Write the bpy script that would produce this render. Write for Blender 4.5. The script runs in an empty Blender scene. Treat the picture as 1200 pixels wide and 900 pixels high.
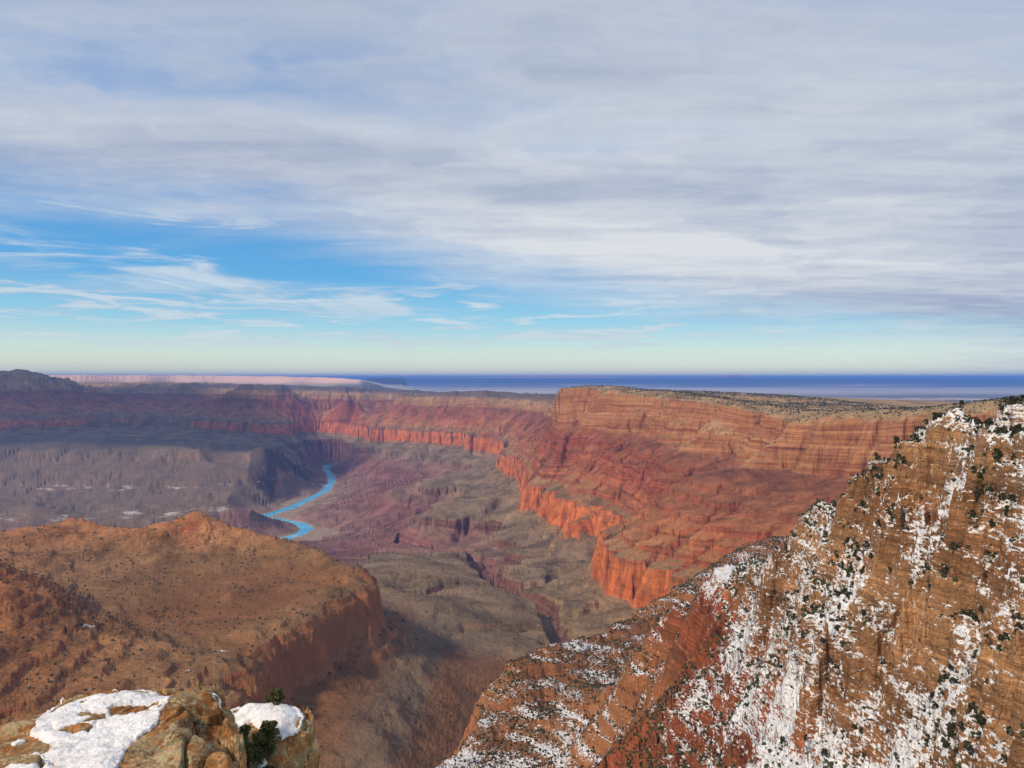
import bpy, math, random
import numpy as np

# ----------------------------------------------------------------------------
# frame: camera at the origin looking along +Y, metres, z = 0 at eye height
# ----------------------------------------------------------------------------
F = 870.0            # focal length in pixels of a 1200 px wide frame
CX, EY = 600.0, 443.0
rng = np.random.default_rng(7)
random.seed(7)
scene = bpy.context.scene
COL = scene.collection
R = math.radians


def at(px, py, D):
    """world point seen at a place of the 1200x900 frame, D metres ahead"""
    return ((px - CX) / F * D, D, (EY - py) / F * D)


# ----------------------------------------------------------------------------
# noise
# ----------------------------------------------------------------------------
_ang = np.random.default_rng(1).random(1024) * 2 * np.pi
_gx, _gy = np.cos(_ang).astype(np.float32), np.sin(_ang).astype(np.float32)


def _hash2(ix, iy, seed):
    h = (ix.astype(np.uint32) * np.uint32(374761393)) ^ (iy.astype(np.uint32) * np.uint32(668265263)) ^ np.uint32((seed * 974634777 + 12345) & 0xffffffff)
    h = (h ^ (h >> np.uint32(13))) * np.uint32(1274126177)
    return h ^ (h >> np.uint32(16))


def perlin(x, y, seed=0):
    x = np.asarray(x, np.float64); y = np.asarray(y, np.float64)
    fx, fy = np.floor(x), np.floor(y)
    ix, iy = fx.astype(np.int64), fy.astype(np.int64)
    dx, dy = (x - fx).astype(np.float32), (y - fy).astype(np.float32)
    ux = dx * dx * dx * (dx * (dx * 6 - 15) + 10)
    uy = dy * dy * dy * (dy * (dy * 6 - 15) + 10)

    def g(a, b, ex, ey):
        k = _hash2(a, b, seed) & np.uint32(1023)
        return _gx[k] * ex + _gy[k] * ey
    n00 = g(ix, iy, dx, dy); n10 = g(ix + 1, iy, dx - 1, dy)
    n01 = g(ix, iy + 1, dx, dy - 1); n11 = g(ix + 1, iy + 1, dx - 1, dy - 1)
    a = n00 + ux * (n10 - n00); b = n01 + ux * (n11 - n01)
    return (a + uy * (b - a)) * 1.5


def fbm(x, y, lam, octs, gain=0.5, seed=0, ridged=False):
    out = 0; amp = 1.0; tot = 0
    for o in range(octs):
        n = perlin(x / lam + 17.3 * o, y / lam - 9.1 * o, seed + o)
        if ridged:
            n = 1 - 2 * np.abs(n)
        out = out + amp * n; tot += amp
        amp *= gain; lam *= 0.5
    return out / tot


def cells(x, y, lam, seed=0):
    """random value of the nearest jittered cell, and distance to its border"""
    x = x / lam; y = y / lam
    fx, fy = np.floor(x).astype(np.int64), np.floor(y).astype(np.int64)
    d1 = np.full(x.shape, 9.0); d2 = np.full(x.shape, 9.0); val = np.zeros(x.shape)
    for a in (-1, 0, 1):
        for b in (-1, 0, 1):
            cx, cy = fx + a, fy + b
            h = _hash2(cx, cy, seed)
            px = cx + (h & np.uint32(255)) / 255.0
            py = cy + ((h >> np.uint32(8)) & np.uint32(255)) / 255.0
            d = np.hypot(px - x, py - y)
            v = ((h >> np.uint32(16)) & np.uint32(255)) / 255.0
            near = d < d1
            d2 = np.where(near, d1, np.minimum(d2, d))
            val = np.where(near, v, val)
            d1 = np.where(near, d, d1)
    return val, d2 - d1


def smooth(a, b, x):
    t = np.clip((x - a) / (b - a), 0, 1)
    return t * t * (3 - 2 * t)


# ----------------------------------------------------------------------------
# the rock column: hard beds make cliffs, soft beds make slopes
# (thickness, run): run < thickness is steep
# ----------------------------------------------------------------------------
BEDS = []


def bed(n, *pairs):
    for _ in range(n):
        BEDS.extend(pairs)


bed(1, (400, 400))                       # anything above the rim
bed(4, (12, 2.5), (6, 5))                 # cream limestone ledges        0 .. -72
bed(5, (5, 1.4), (7, 7.5))                # tree-grown slope            -72 .. -132
bed(1, (34, 7), (4, 7), (30, 6), (4, 8), (28, 7))     # buff sandstone cliff    .. -232
bed(4, (5, 2), (12, 19))                 # soft red shale             -232 .. -300
bed(5, (25, 4.5), (12, 17), (6, 2), (16, 23))  # red ledges and slopes    -300 .. -597
bed(1, (3, 5), (172, 24), (5, 7), (3, 2))         # big red wall             .. -780
bed(4, (5, 2), (8, 14))                  # thin ledges                -780 .. -832
bed(1, (58, 120))                        # olive slope                -832 .. -890
bed(1, (46, 6), (2, 5), (12, 2))                  # dark brown cliff           -890 .. -936
bed(16, (6, 4), (34, 40))                # purple-brown slopes              .. -1576
bed(1, (400, 400))
_s = [400.0]; _h = [400.0]
for th, run in BEDS:
    _s.append(_s[-1] - th); _h.append(_h[-1] - run)
S_TAB = np.array(_s[::-1]); H_TAB = np.array(_h[::-1])


def S(h):
    return np.interp(h, H_TAB, S_TAB)


def Sinv(s):
    return np.interp(s, S_TAB, H_TAB)


# height of the rock column (dip of the beds) over the land
DIP = np.array([
    (250, 500, 0), (0, 1300, 0), (-500, 2200, 0), (-1200, 2500, 0), (-1500, 1500, 0), (900, 900, -30),
        (600, 4500, -230), (250, 5800, -230), (560, 3400, -225), (0, 7700, -225), (-400, 5700, -220), (-800, 7300, -210), (-1100, 9000, -150),
    (170, 2950, -150), (250, 3350, -190), (-300, 3600, -100), (-230, 2000, -85), (-110, 2400, -90), (-330, 1700, -50), (-250, 2750, -50), (0, 2600, -115), (-385, 2250, -5), (-430, 2600, -10), (-470, 1850, 0), (-500, 10500, -180), (-2500, 11500, -180), (200, 9500, -200), (-2000, 14500, -200),
    (-3600, 12800, -165), (-5500, 16000, -130), (-7500, 12500, 30), (-6500, 13500, -60), (-6300, 9200, 60), (-4500, 8800, 35), (-5500, 7000, 40),
    (-3200, 9000, 40), (-2600, 8500, 40), (-8000, 10500, 0), (3000, 9000, -300), (0, 18000, -400), (-12000, 19000, -200),
    (404, 6400, -120), (593, 6300, -80), (900, 5600, -140), (1228, 4900, -155), (1374, 4600, -183), (1540, 4000, -246), (1633, 3450, -214), (1661, 2950, -172), (1640, 2550, -140),
    (9000, 12000, -350), (9000, 19000, -500), (3500, 2000, -180), (12000, 4000, -250), (-15000, 10000, 0), (-9000, 3000, 0)], float)


def rbf(pts, vals, qx, qy, lin=True):
    n = len(pts)
    sc = 1000.0
    p = pts / sc
    A = np.zeros((n + 3, n + 3))
    A[:n, :n] = -np.sqrt((p[:, None, 0] - p[None, :, 0]) ** 2 + (p[:, None, 1] - p[None, :, 1]) ** 2 + 1e-4)
    A[:n, n] = 1; A[:n, n + 1:] = p
    A[n, :n] = 1; A[n + 1:, :n] = p.T
    A[:n, :n] += np.eye(n) * 4e-3
    w = np.linalg.solve(A, np.concatenate([vals, np.zeros(3)]))
    shp = qx.shape; qx = qx.ravel() / sc; qy = qy.ravel() / sc
    out = np.empty(qx.shape)
    for i in range(0, len(qx), 20000):
        a, b = qx[i:i + 20000], qy[i:i + 20000]
        r = np.sqrt((a[:, None] - p[None, :, 0]) ** 2 + (b[:, None] - p[None, :, 1]) ** 2 + 1e-4)
        out[i:i + 20000] = -r @ w[:n] + w[n] + a * w[n + 1] + b * w[n + 2]
    return out.reshape(shp)


def delta_raw(x, y):
    return rbf(DIP[:, :2], DIP[:, 2], np.asarray(x, float), np.asarray(y, float))


# ----------------------------------------------------------------------------
# the lie of the land: crests, cliff edges, slopes and stream beds
# polylines of (px, py, distance); 'w' lists are plain (x, y, z)
# ----------------------------------------------------------------------------
P = []      # polylines in frame coordinates
W = []      # polylines in world coordinates
# snowy ridge on the right
P += [[(1290, 474, 340), (1235, 474, 385), (1200, 474, 420), (1165, 479, 455), (1135, 479, 480), (1108, 491, 510), (1085, 516, 530), (1058, 537, 545), (1035, 561, 565),
       (1008, 569, 585), (978, 582, 610), (945, 591, 640), (925, 650, 655), (898, 695, 665), (868, 755, 690), (800, 815, 740), (745, 860, 780), (735, 900, 770)]]
for col in ([(1290, 560, 300), (1290, 700, 270), (1290, 900, 225)], [(1200, 560, 370), (1200, 660, 335), (1200, 780, 305), (1200, 900, 280)], [(1100, 580, 455), (1100, 680, 410), (1100, 790, 375), (1100, 900, 345)],
            [(1020, 640, 515), (1020, 720, 470), (1020, 800, 435), (1020, 900, 400)], [(945, 660, 585), (945, 740, 530), (945, 820, 490), (945, 900, 455)], [(900, 760, 600), (900, 830, 545), (900, 900, 500)],
            [(860, 815, 640), (860, 900, 560)], [(800, 860, 690), (800, 900, 650)]):
    P += [[q] for q in col]
# a lower rib that joins the hillside to the terrace
P += [[(945, 591, 640), (915, 630, 690), (893, 646, 780), (860, 655, 900), (830, 671, 980), (800, 696, 1060), (770, 735, 1150), (745, 765, 1230), (722, 800, 1290)],
      [(895, 690, 715), (870, 705, 760), (840, 730, 800), (810, 745, 870), (780, 768, 930), (750, 800, 1030)], [(850, 762, 730), (800, 792, 830), (760, 820, 920), (735, 850, 1020)]]
# snow-banded terrace behind it
P += [[(893, 648, 2300), (850, 658, 2200), (800, 690, 1950), (760, 706, 1820), (730, 726, 1690), (690, 746, 1600), (640, 757, 1530), (608, 771, 1470), (590, 779, 1430), (568, 806, 1380), (556, 822, 1365)],
      [(552, 850, 1280), (545, 865, 1240), (520, 885, 1190), (470, 905, 1140)], [(850, 740, 1684), (800, 780, 1510), (700, 800, 1438), (600, 800, 1370)], [(740, 860, 1252), (650, 850, 1282), (575, 850, 1275)], [(650, 900, 1180), (560, 895, 1190)],
      [(800, 740, 1740), (740, 770, 1560), (660, 790, 1430)]]
W += [[(340, 300, -35), (345, 385, -40), (335, 440, -50), (330, 480, -62), (322, 540, -95), (320, 590, -135), (305, 660, -185), (320, 760, -270), (335, 880, -360)]]
W += [[(450, 700, -330), (620, 1000, -500), (700, 1300, -540), (650, 1700, -565)], [(60, 860, -470), (60, 1000, -550), (400, 1020, -470)], [(900, 2200, -480), (900, 1500, -500)],
      [(-105, 1375, -700), (-108, 1280, -695), (-118, 1240, -690), (-150, 1190, -690), (-215, 1130, -680)], [(-80, 1460, -770), (-20, 1540, -770), (60, 1620, -770), (150, 1720, -800), (230, 1830, -850), (310, 1980, -880), (400, 2150, -900), (560, 2400, -900)],
      [(1000, 2400, -760), (700, 2600, -900), (400, 2650, -960), (170, 2950, -1008)],
      [(700, 700, -420), (900, 900, -500), (1300, 1200, -560)], [(500, 420, -150), (700, 500, -350)],
      [(0, 700, -520), (-60, 500, -470), (-60, 250, -330), (0, 100, -190)], [(60, 150, -160), (120, 250, -200), (100, 400, -280)],
      [(-250, 950, -660), (-300, 500, -600)], [(-300, 200, -330)]]
# the side canyon between
P += [[(440, 905, 1400), (500, 862, 1750), (560, 803, 2250), (650, 742, 2950), (652, 724, 3200), (640, 708, 3420), (600, 700, 3700), (568, 684, 4060), (560, 655, 4700), (520, 642, 5150)],
      [(470, 632, 5750), (420, 628, 6500), (375, 628, 6950)]]
P += [[(400, 805, 1760), (345, 880, 1420), (400, 890, 1450)], [(440, 782, 2000), (470, 785, 2080), (520, 800, 2100)], [(440, 715, 2750), (450, 690, 3050), (455, 665, 3700), (440, 652, 4300)],
      [(500, 705, 2900), (560, 722, 2880), (620, 740, 2870)], [(640, 702, 3330), (560, 690, 3450), (500, 672, 3550)], [(480, 655, 4300), (530, 662, 4300)],
      [(430, 850, 1600), (470, 830, 1780)], [(480, 740, 2500), (540, 765, 2520)]]
# red mesa on the left
P += [[(-70, 622, 2500), (0, 623, 2520), (35, 618, 2560), (55, 618, 2600), (85, 608, 2620), (105, 612, 2640), (145, 618, 2650), (170, 620, 2650), (190, 612, 2640), (212, 605, 2620), (232, 597, 2600),
       (245, 607, 2600), (268, 617, 2600), (300, 623, 2590), (340, 632, 2550), (370, 642, 2500), (400, 656, 2420), (424, 670, 2330)],
      [(431, 688, 2230), (412, 712, 2060), (385, 726, 1960), (352, 744, 1830), (330, 757, 1750), (303, 777, 1620), (292, 800, 1520)],
      [(60, 640, 2400), (120, 645, 2430), (200, 645, 2460), (300, 652, 2440), (370, 666, 2380)], [(100, 690, 2080), (180, 690, 2120), (260, 692, 2150), (340, 696, 2180), (400, 690, 2240)],
      [(60, 690, 1980), (130, 727, 1800), (200, 742, 1740), (290, 756, 1690)], [(-70, 640, 1700), (0, 655, 1690), (40, 690, 1640), (85, 716, 1600), (145, 744, 1580), (200, 758, 1580)],
      [(-70, 720, 1400), (0, 745, 1400), (100, 785, 1380), (200, 790, 1420), (260, 800, 1470)], [(-70, 820, 1150), (60, 850, 1180), (200, 850, 1270), (285, 850, 1380)],
      [(285, 775, 1660), (240, 765, 1640)], [(350, 700, 2150), (300, 725, 1980)], [(-60, 670, 2050), (30, 665, 2150)]]
W += [[(-2600, 3300, -1000), (-1600, 3400, -1050), (-900, 3500, -1080), (-500, 3300, -960)], [(-3500, 4200, -1150), (-1500, 4500, -1200), (-800, 5200, -1200)],
      [(-2600, 5500, -1250), (-1600, 6300, -1380)], [(-5200, 5200, -1250)], [(-700, 1100, -640), (-500, 600, -560)], [(-480, 1250, -745), (-420, 900, -690)],
      [(-700, 2900, -850), (-540, 2620, -790), (-440, 2420, -760), (-385, 2270, -728), (-398, 2060, -725), (-440, 1955, -722), (-478, 1835, -720), (-500, 1740, -718), (-508, 1600, -715), (-495, 1480, -715)], [(-480, 2440, -720)]]
# great red wall to the right of the middle
RIMP = [(655, 463, 6400), (668, 456, 6350), (682, 454, 6300), (700, 459, 6050), (740, 465, 5600), (790, 467, 5150), (818, 471, 4900), (860, 478, 4600), (900, 488, 4250), (935, 497, 4000), (960, 489, 3780), (985, 494, 3620),
        (1012, 497, 3450), (1050, 492, 3200), (1090, 494, 2950), (1160, 490, 2550), (1290, 470, 2000)]
P += [RIMP,
      [(600, 535, 7800), (625, 563, 6000), (660, 570, 5680), (672, 588, 4980), (700, 592, 4850), (722, 598, 4660), (738, 612, 4270), (728, 640, 3670), (732, 652, 3460), (780, 664, 3270), (830, 700, 2810)],
      [(596, 558, 7640), (614, 608, 5325), (650, 634, 4600), (690, 640, 4460), (722, 640, 4460), (724, 665, 3960), (722, 702, 3390), (750, 740, 2960)],
      [(650, 520, 6000), (720, 545, 5050), (800, 575, 4000), (850, 598, 3500), (900, 625, 3000), (930, 640, 2700)],
      [(660, 484, 6220), (682, 486, 6120), (740, 502, 5420), (818, 514, 4720), (860, 524, 4430), (935, 549, 3850), (1012, 559, 3310), (1090, 566, 2830), (1200, 570, 2380)],
      [(860, 476, 5200), (1000, 484, 4300), (1090, 485, 3800)], [(760, 464, 6400), (900, 478, 5600)], [(900, 481, 9500), (1050, 483, 9500), (1250, 483, 9000)],
      [(690, 462, 7600), (720, 470, 9500), (760, 474, 10500)], [(1100, 477, 15000), (900, 475, 15000), (720, 472, 15000), (600, 469, 15000), (640, 473, 12000)], [(1250, 480, 4500), (1150, 486, 3600)],
      [(820, 640, 3150), (870, 636, 2950)]]
W += [[(1500, 1500, -560), (2300, 1100, -420), (2600, 1500, -150)], [(1100, 2000, -650)]]
# benches and gullies below the wall
BENCH = [[(486, 610, 5400), (520, 611, 5400), (582, 606, 5480)], [(490, 628, 5300), (535, 629, 5300), (578, 626, 5330)], [(530, 585, 5950), (570, 592, 5800), (590, 575, 6100)],
      [(455, 577, 6900), (500, 577, 6900), (548, 571, 7000)], [(455, 592, 6750), (500, 593, 6750)], [(520, 562, 7300), (570, 560, 7200)],
      [(440, 548, 8900), (500, 550, 8800), (545, 551, 8600)], [(440, 559, 8700), (500, 561, 8500)], [(430, 600, 6900), (470, 604, 6600)], [(440, 570, 7900), (410, 575, 8200)],
      [(560, 618, 5350), (600, 620, 5050), (640, 650, 4250)], [(600, 683, 3800), (575, 660, 4350), (610, 640, 4500)], [(690, 670, 3700), (680, 700, 3300)], [(450, 640, 5250), (480, 640, 5000)],
      [(430, 540, 9700), (500, 540, 9500), (560, 545, 9000)], [(405, 552, 10300), (420, 560, 9300)], [(580, 600, 5400)]]
P += [[(a, b, c * 1.07) for a, b, c in ln] for ln in BENCH]
# the river and its banks (river level -1450)
RIV = [(430, 541, 12880), (395, 543, 12600), (383, 546, 12250), (382, 551, 11680), (388, 558, 10970), (388, 566, 10260), (380, 576, 9485), (364, 584, 8950), (345, 593, 8410), (322, 601, 7985),
       (308, 604, 7800), (303, 606.5, 7700), (315, 608.5, 7620), (336, 610.5, 7530), (352, 614, 7380), (360, 620, 7130), (352, 626, 6900), (330, 632, 6675), (290, 640, 6400), (220, 650, 6100), (120, 660, 5800), (-50, 665, 5680)]
P += [[(a, b, 1450 * F / (b - EY)) for a, b, c in RIV]]
P += [[(270, 599, 7200), (295, 602, 7180), (318, 605, 7170), (331, 609, 7150)]]
P += [[(400, 556, 10800), (405, 572, 9500), (385, 590, 8300), (350, 604, 7600)], [(365, 600, 7600), (400, 612, 7250), (378, 617, 7000)], [(375, 545, 11500), (375, 558, 10500), (365, 570, 9700)], [(340, 582, 8900), (310, 592, 8200)]]
# dark hill left of the river, grey mesa, bluff in front of it
P += [[(296, 530, 9100), (310, 524, 9000), (330, 533, 9300), (360, 545, 9900), (374, 552, 10300)], [(285, 545, 8800), (272, 562, 8400), (280, 590, 7700)], [(320, 560, 8700), (340, 566, 9200)],
      [(122, 509, 9600)], [(112, 519, 9500), (134, 519, 9500)], [(-60, 523, 9400), (0, 522, 9300), (60, 521, 9250), (150, 526, 9150), (200, 527, 9050), (240, 527, 9050)],
      [(-60, 530, 9050), (60, 531, 9050), (180, 534, 8950), (225, 533, 8900)], [(-60, 545, 8750), (0, 545, 8720), (100, 546, 8700), (180, 547, 8650), (235, 545, 8650)],
      [(-60, 580, 7950), (60, 580, 7950), (150, 576, 8000), (250, 571, 8150)], [(100, 602, 7450), (200, 600, 7450), (250, 590, 7650)], [(70, 605, 6900), (180, 607, 6800)],
      [(-60, 588, 6800), (40, 590, 6750), (62, 600, 6550)], [(140, 601, 6600), (200, 597, 6700), (270, 588, 7000), (285, 596, 6800)], [(-60, 625, 6150), (60, 627, 6100), (180, 625, 6250), (285, 622, 6600)],
      [(240, 535, 9300), (262, 545, 9100)]]
# dark heights at the far left, far rims and their feet
P += [[(-70, 443, 12000), (-30, 439, 12100), (0, 442, 12200), (12, 441, 12300), (22, 433, 12400), (30, 440, 12500), (45, 440, 12700), (55, 443, 12900), (62, 445, 13000), (85, 451, 13600), (100, 456, 13800)],
      [(-60, 475, 11600), (0, 472, 11500), (60, 478, 11600), (100, 475, 12500), (150, 478, 12800)], [(-60, 500, 10900), (0, 500, 10900), (100, 497, 11900), (200, 500, 12000)],
      [(-60, 517, 10200), (60, 516, 10300), (180, 518, 10500)], [(160, 508, 11000), (205, 512, 10900)], [(180, 522, 10000), (250, 524, 10100)],
      [(88, 451, 17500), (150, 452, 17200), (220, 455, 16000), (250, 456, 15500)], [(180, 470, 15200), (120, 470, 15600)], [(200, 487, 13500), (235, 495, 12600)],
      [(264, 461, 13100), (280, 456, 13000), (330, 457, 13000), (345, 461, 13200)], [(270, 475, 12800), (330, 476, 12800)], [(280, 490, 12200), (310, 491, 12000), (338, 492, 12100)],
      [(280, 509, 11700), (312, 511, 11500), (340, 510, 11700)], [(300, 522, 10800), (350, 530, 10700)], [(250, 515, 11200)],
      [(350, 456, 15300), (400, 458, 14500)], [(390, 495, 13800), (370, 510, 13000), (390, 520, 12800)], [(380, 535, 12500)],
      [(408, 460, 13200), (420, 460, 12700), (470, 462, 12000), (520, 464, 11500), (560, 466, 11000), (610, 469, 10400), (640, 471, 9700), (655, 468, 9000)],
      [(415, 490, 12400), (470, 488, 11600), (520, 488, 11000), (590, 490, 10200), (630, 492, 9300)], [(430, 503, 11400), (500, 506, 10800), (545, 508, 10500), (610, 512, 9600)],
      [(430, 526, 10400), (545, 527, 10100), (600, 535, 8900)], [(550, 512, 9850), (565, 511, 9750), (580, 514, 9700)], [(552, 533, 9500), (578, 534, 9300)], [(640, 500, 8200), (622, 482, 9500)],
      [(-70, 458, 14500), (60, 460, 15500)], [(90, 449.5, 20000), (250, 451, 20000), (400, 456, 20000), (500, 461, 20000), (640, 467, 20000), (900, 470, 20000), (1250, 471, 20000)]]
W += [[(-14500, 8000, -900), (-14500, 12000, -300), (-14500, 19000, -200)], [(14000, 3000, -300), (14000, 9000, -350)], [(-9000, 5000, -1200), (-6000, 3000, -700)]]


def controls():
    pts = []
    for world, lines in ((False, P), (True, W)):
        for ln in lines:
            q = [(p if world else at(*p)) for p in ln]
            pts.append(q[0])
            for a, b in zip(q[:-1], q[1:]):
                d = math.hypot(a[0] - b[0], a[1] - b[1])
                step = max(45.0, 0.07 * min(a[1], b[1]))
                n = max(1, int(d / step))
                for i in range(1, n + 1):
                    t = i / n
                    pts.append(tuple(a[k] + (b[k] - a[k]) * t for k in range(3)))
    p = np.array(pts)
    d = delta_raw(p[:, 0], p[:, 1])
    h = Sinv(p[:, 2] - d)
    # thin out coincident points
    keep = np.ones(len(p), bool)
    for i in range(len(p)):
        if keep[i]:
            dd = np.hypot(p[i + 1:, 0] - p[i, 0], p[i + 1:, 1] - p[i, 1])
            keep[i + 1:] &= dd > 0.012 * p[i, 1] + 4
    return p[keep, :2], h[keep]


CP, CH = controls()


# ----------------------------------------------------------------------------
# nested height grids carved by running water
# ----------------------------------------------------------------------------
def box_blur(a, r):
    for ax in (0, 1):
        c = np.cumsum(np.pad(a, [(r + 1, r) if i == ax else (0, 0) for i in (0, 1)], mode='edge'), axis=ax)
        n = a.shape[ax]
        hi = np.take(c, np.arange(2 * r + 1, 2 * r + 1 + n), axis=ax)
        lo = np.take(c, np.arange(0, n), axis=ax)
        a = (hi - lo) / (2 * r + 1)
    return a


def carve(h, cell, iters, K, m=0.45, floor=None):
    """stream-power erosion: every cell drains to its steepest neighbour"""
    ny, nx = h.shape
    idx = np.arange(ny * nx).reshape(ny, nx)
    h = h.copy()
    for it in range(iters):
        best = np.zeros_like(h); rec = idx.copy()
        hp = np.pad(h, 1, mode='edge'); ip = np.pad(idx, 1, mode='edge')
        for dy in (-1, 0, 1):
            for dx in (-1, 0, 1):
                if dx == 0 and dy == 0:
                    continue
                s = (h - hp[1 + dy:1 + dy + ny, 1 + dx:1 + dx + nx]) / (cell * math.hypot(dx, dy))
                better = s > best
                best = np.where(better, s, best)
                rec = np.where(better, ip[1 + dy:1 + dy + ny, 1 + dx:1 + dx + nx], rec)
        A = flow(rec.ravel())
        e = K * (A.reshape(ny, nx) * cell * cell) ** m * best
        low = h.ravel()[rec.ravel()].reshape(ny, nx)
        h = np.maximum(h - e, np.minimum(h, low + 0.02 * cell * 0.1))
        if it % 4 == 3:
            h = h * 0.9 + box_blur(h, 1) * 0.1
    return h


def flow(rec):
    n = len(rec); me = np.arange(n)
    A = np.ones(n + 1)
    r = np.append(np.where(rec == me, n, rec), n)   # roots drain to a sink
    for _ in range(14):
        A2 = A + np.bincount(r[:n], weights=A[:n], minlength=n + 1)
        A2[n] = 0
        A = A2
        r = r[r]
    return np.minimum(A[:n], 1e7)


class Grid:
    def __init__(self, x0, x1, y0, y1, cell):
        self.x0, self.y0, self.cell = x0, y0, cell
        self.nx = int((x1 - x0) / cell) + 1; self.ny = int((y1 - y0) / cell) + 1
        self.x1 = x0 + (self.nx - 1) * cell; self.y1 = y0 + (self.ny - 1) * cell

    def xy(self, k=1):
        return np.meshgrid(self.x0 + np.arange(0, self.nx, k) * self.cell, self.y0 + np.arange(0, self.ny, k) * self.cell)

    def sample(self, a, x, y, cubic=False):
        u = np.clip((x - self.x0) / self.cell, 0, self.nx - 1.001)
        v = np.clip((y - self.y0) / self.cell, 0, self.ny - 1.001)
        i = u.astype(np.int64); j = v.astype(np.int64)
        s = u - i; t = v - j
        if not cubic:
            return (a[j, i] * (1 - s) + a[j, i + 1] * s) * (1 - t) + (a[j + 1, i] * (1 - s) + a[j + 1, i + 1] * s) * t

        def w(q):
            return (((-0.5 * q + 1) * q - 0.5) * q, (1.5 * q - 2.5) * q * q + 1, ((-1.5 * q + 2) * q + 0.5) * q, (0.5 * q - 0.5) * q * q)
        ws, wt = w(s), w(t)
        out = 0
        for b in range(4):
            jj = np.clip(j + b - 1, 0, self.ny - 1); row = 0
            for c in range(4):
                row = row + ws[c] * a[jj, np.clip(i + c - 1, 0, self.nx - 1)]
            out = out + wt[b] * row
        return out

    def upsampled(self, fn, k):
        """evaluate fn on every k-th node and spread it smoothly over the grid"""
        g = Grid(self.x0, self.x1 + k * self.cell, self.y0, self.y1 + k * self.cell, self.cell * k)
        X, Y = g.xy()
        a = fn(X, Y)
        X, Y = self.xy()
        return g.sample(a, X, Y, cubic=True)


def noise_amp(x, y):
    """rough country is rougher; plateau tops and valley flats are calm"""
    return np.clip(0.35 + y / 9000.0, 0.3, 1.2)


GC = Grid(-15500, 15500, -300, 20600, 30)
GF = Grid(-2400, 2400, 0, 8200, 9)
GN = Grid(-260, 900, 120, 2480, 2.4)
GL = Grid(-6600, -1400, 6100, 10600, 14)
GR = Grid(-5600, 900, 9300, 16000, 18)

DEL = GC.upsampled(delta_raw, 8)


def delta(x, y):
    return GC.sample(DEL, x, y)


TOPH = float(Sinv(-8.0))
hC0 = GC.upsampled(lambda x, y: rbf(CP, CH, x, y), 4)
X, Y = GC.xy()
calm = 1 - 0.85 * smooth(TOPH - 30, TOPH + 10, hC0)
river_h = float(Sinv(-1450 + 150))
calm = np.maximum(calm, smooth(-6000, -7000, X))
calm *= 0.15 + 0.85 * smooth(-1170, -1040, hC0)
wallm = smooth(100, 450, X) * (1 - smooth(1350, 1700, X)) * smooth(2000, 2700, Y) * (1 - smooth(6000, 7000, Y))
rough = ((fbm(X * 0.45, Y, 560, 2, 0.5, 13, True) - 0.1) * 75 * wallm +
         fbm(X, Y, 900, 5, 0.5, 3) * 38 + fbm(X, Y, 420, 4, 0.55, 11, True) * 20) * noise_amp(X, Y) * calm
hC = hC0 + rough
hC = hC + (fbm(X, Y, 900, 5, 0.6, 19, True) - 0.2) * 75 * smooth(-6300, -7300, X) * smooth(11000, 12000, Y)
e = carve(hC, GC.cell, 26, 0.014)
d = np.clip(e - hC, -140, 20) * calm
d = d - 0.85 * box_blur(box_blur(d, 9), 9)
hC = hC + np.where(d > 0, d * 0.45, d)
resC = hC - hC0

hF0 = GF.upsampled(lambda x, y: rbf(CP, CH, x, y), 4)
X, Y = GF.xy()
hF = hF0 + GC.sample(resC, X, Y, True) * np.clip(0.1 + Y / 3000, 0.15, 1) + fbm(X, Y, 300, 3, 0.5, 33) * 10 * smooth(Sinv(-780.0), Sinv(-840.0), hF0) + fbm(X, Y, 130, 3, 0.5, 31) * 2.0 + fbm(X, Y, 210, 2, 0.5, 35, True) * 2.0
e = carve(hF, GF.cell, 20, 0.024)
d = np.clip(e - hF, -60, 8)
d = d - 0.8 * box_blur(box_blur(d, 9), 9)
hF = hF + np.where(d > 0, d * 0.35, d)
hF = hF + fbm(X, Y, 95, 4, 0.6, 37) * 3.5 * smooth(Sinv(-800.0), Sinv(-850.0), hF)
resF = hF - hF0



def refine(g, lam, amp, iters, k=4):
    h0 = g.upsampled(lambda x, y: rbf(CP, CH, x, y), k)
    X, Y = g.xy()
    h = h0 + GC.sample(resC, X, Y, True) + fbm(X, Y, lam, 4, 0.55, 131) * amp + (fbm(X, Y, lam * 1.3, 3, 0.5, 135, True) - 0.1) * amp * 0.8
    e = carve(h, g.cell, iters, 0.014)
    d = np.clip(e - h, -50, 8)
    d = d - 0.8 * box_blur(box_blur(d, 9), 9)
    return h + np.where(d > 0, d * 0.35, d)


hL = refine(GL, 210, 12, 16)
hR = refine(GR, 260, 13, 16)


# the near hillside: a steep even slope broken into short ledges, ribs and towers
def controls_z(x0, x1, y0, y1):
    pts = []
    for world, lines in ((False, P), (True, W)):
        for ln in lines:
            q = [(p if world else at(*p)) for p in ln]
            for i, a in enumerate(q):
                if x0 < a[0] < x1 and y0 < a[1] < y1:
                    pts.append(a)
                    if i + 1 < len(q):
                        b = q[i + 1]; n = max(1, int(math.hypot(a[0] - b[0], a[1] - b[1]) / 40))
                        pts += [tuple(a[k] + (b[k] - a[k]) * j / n for k in range(3)) for j in range(1, n)]
    return np.array(pts)


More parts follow.
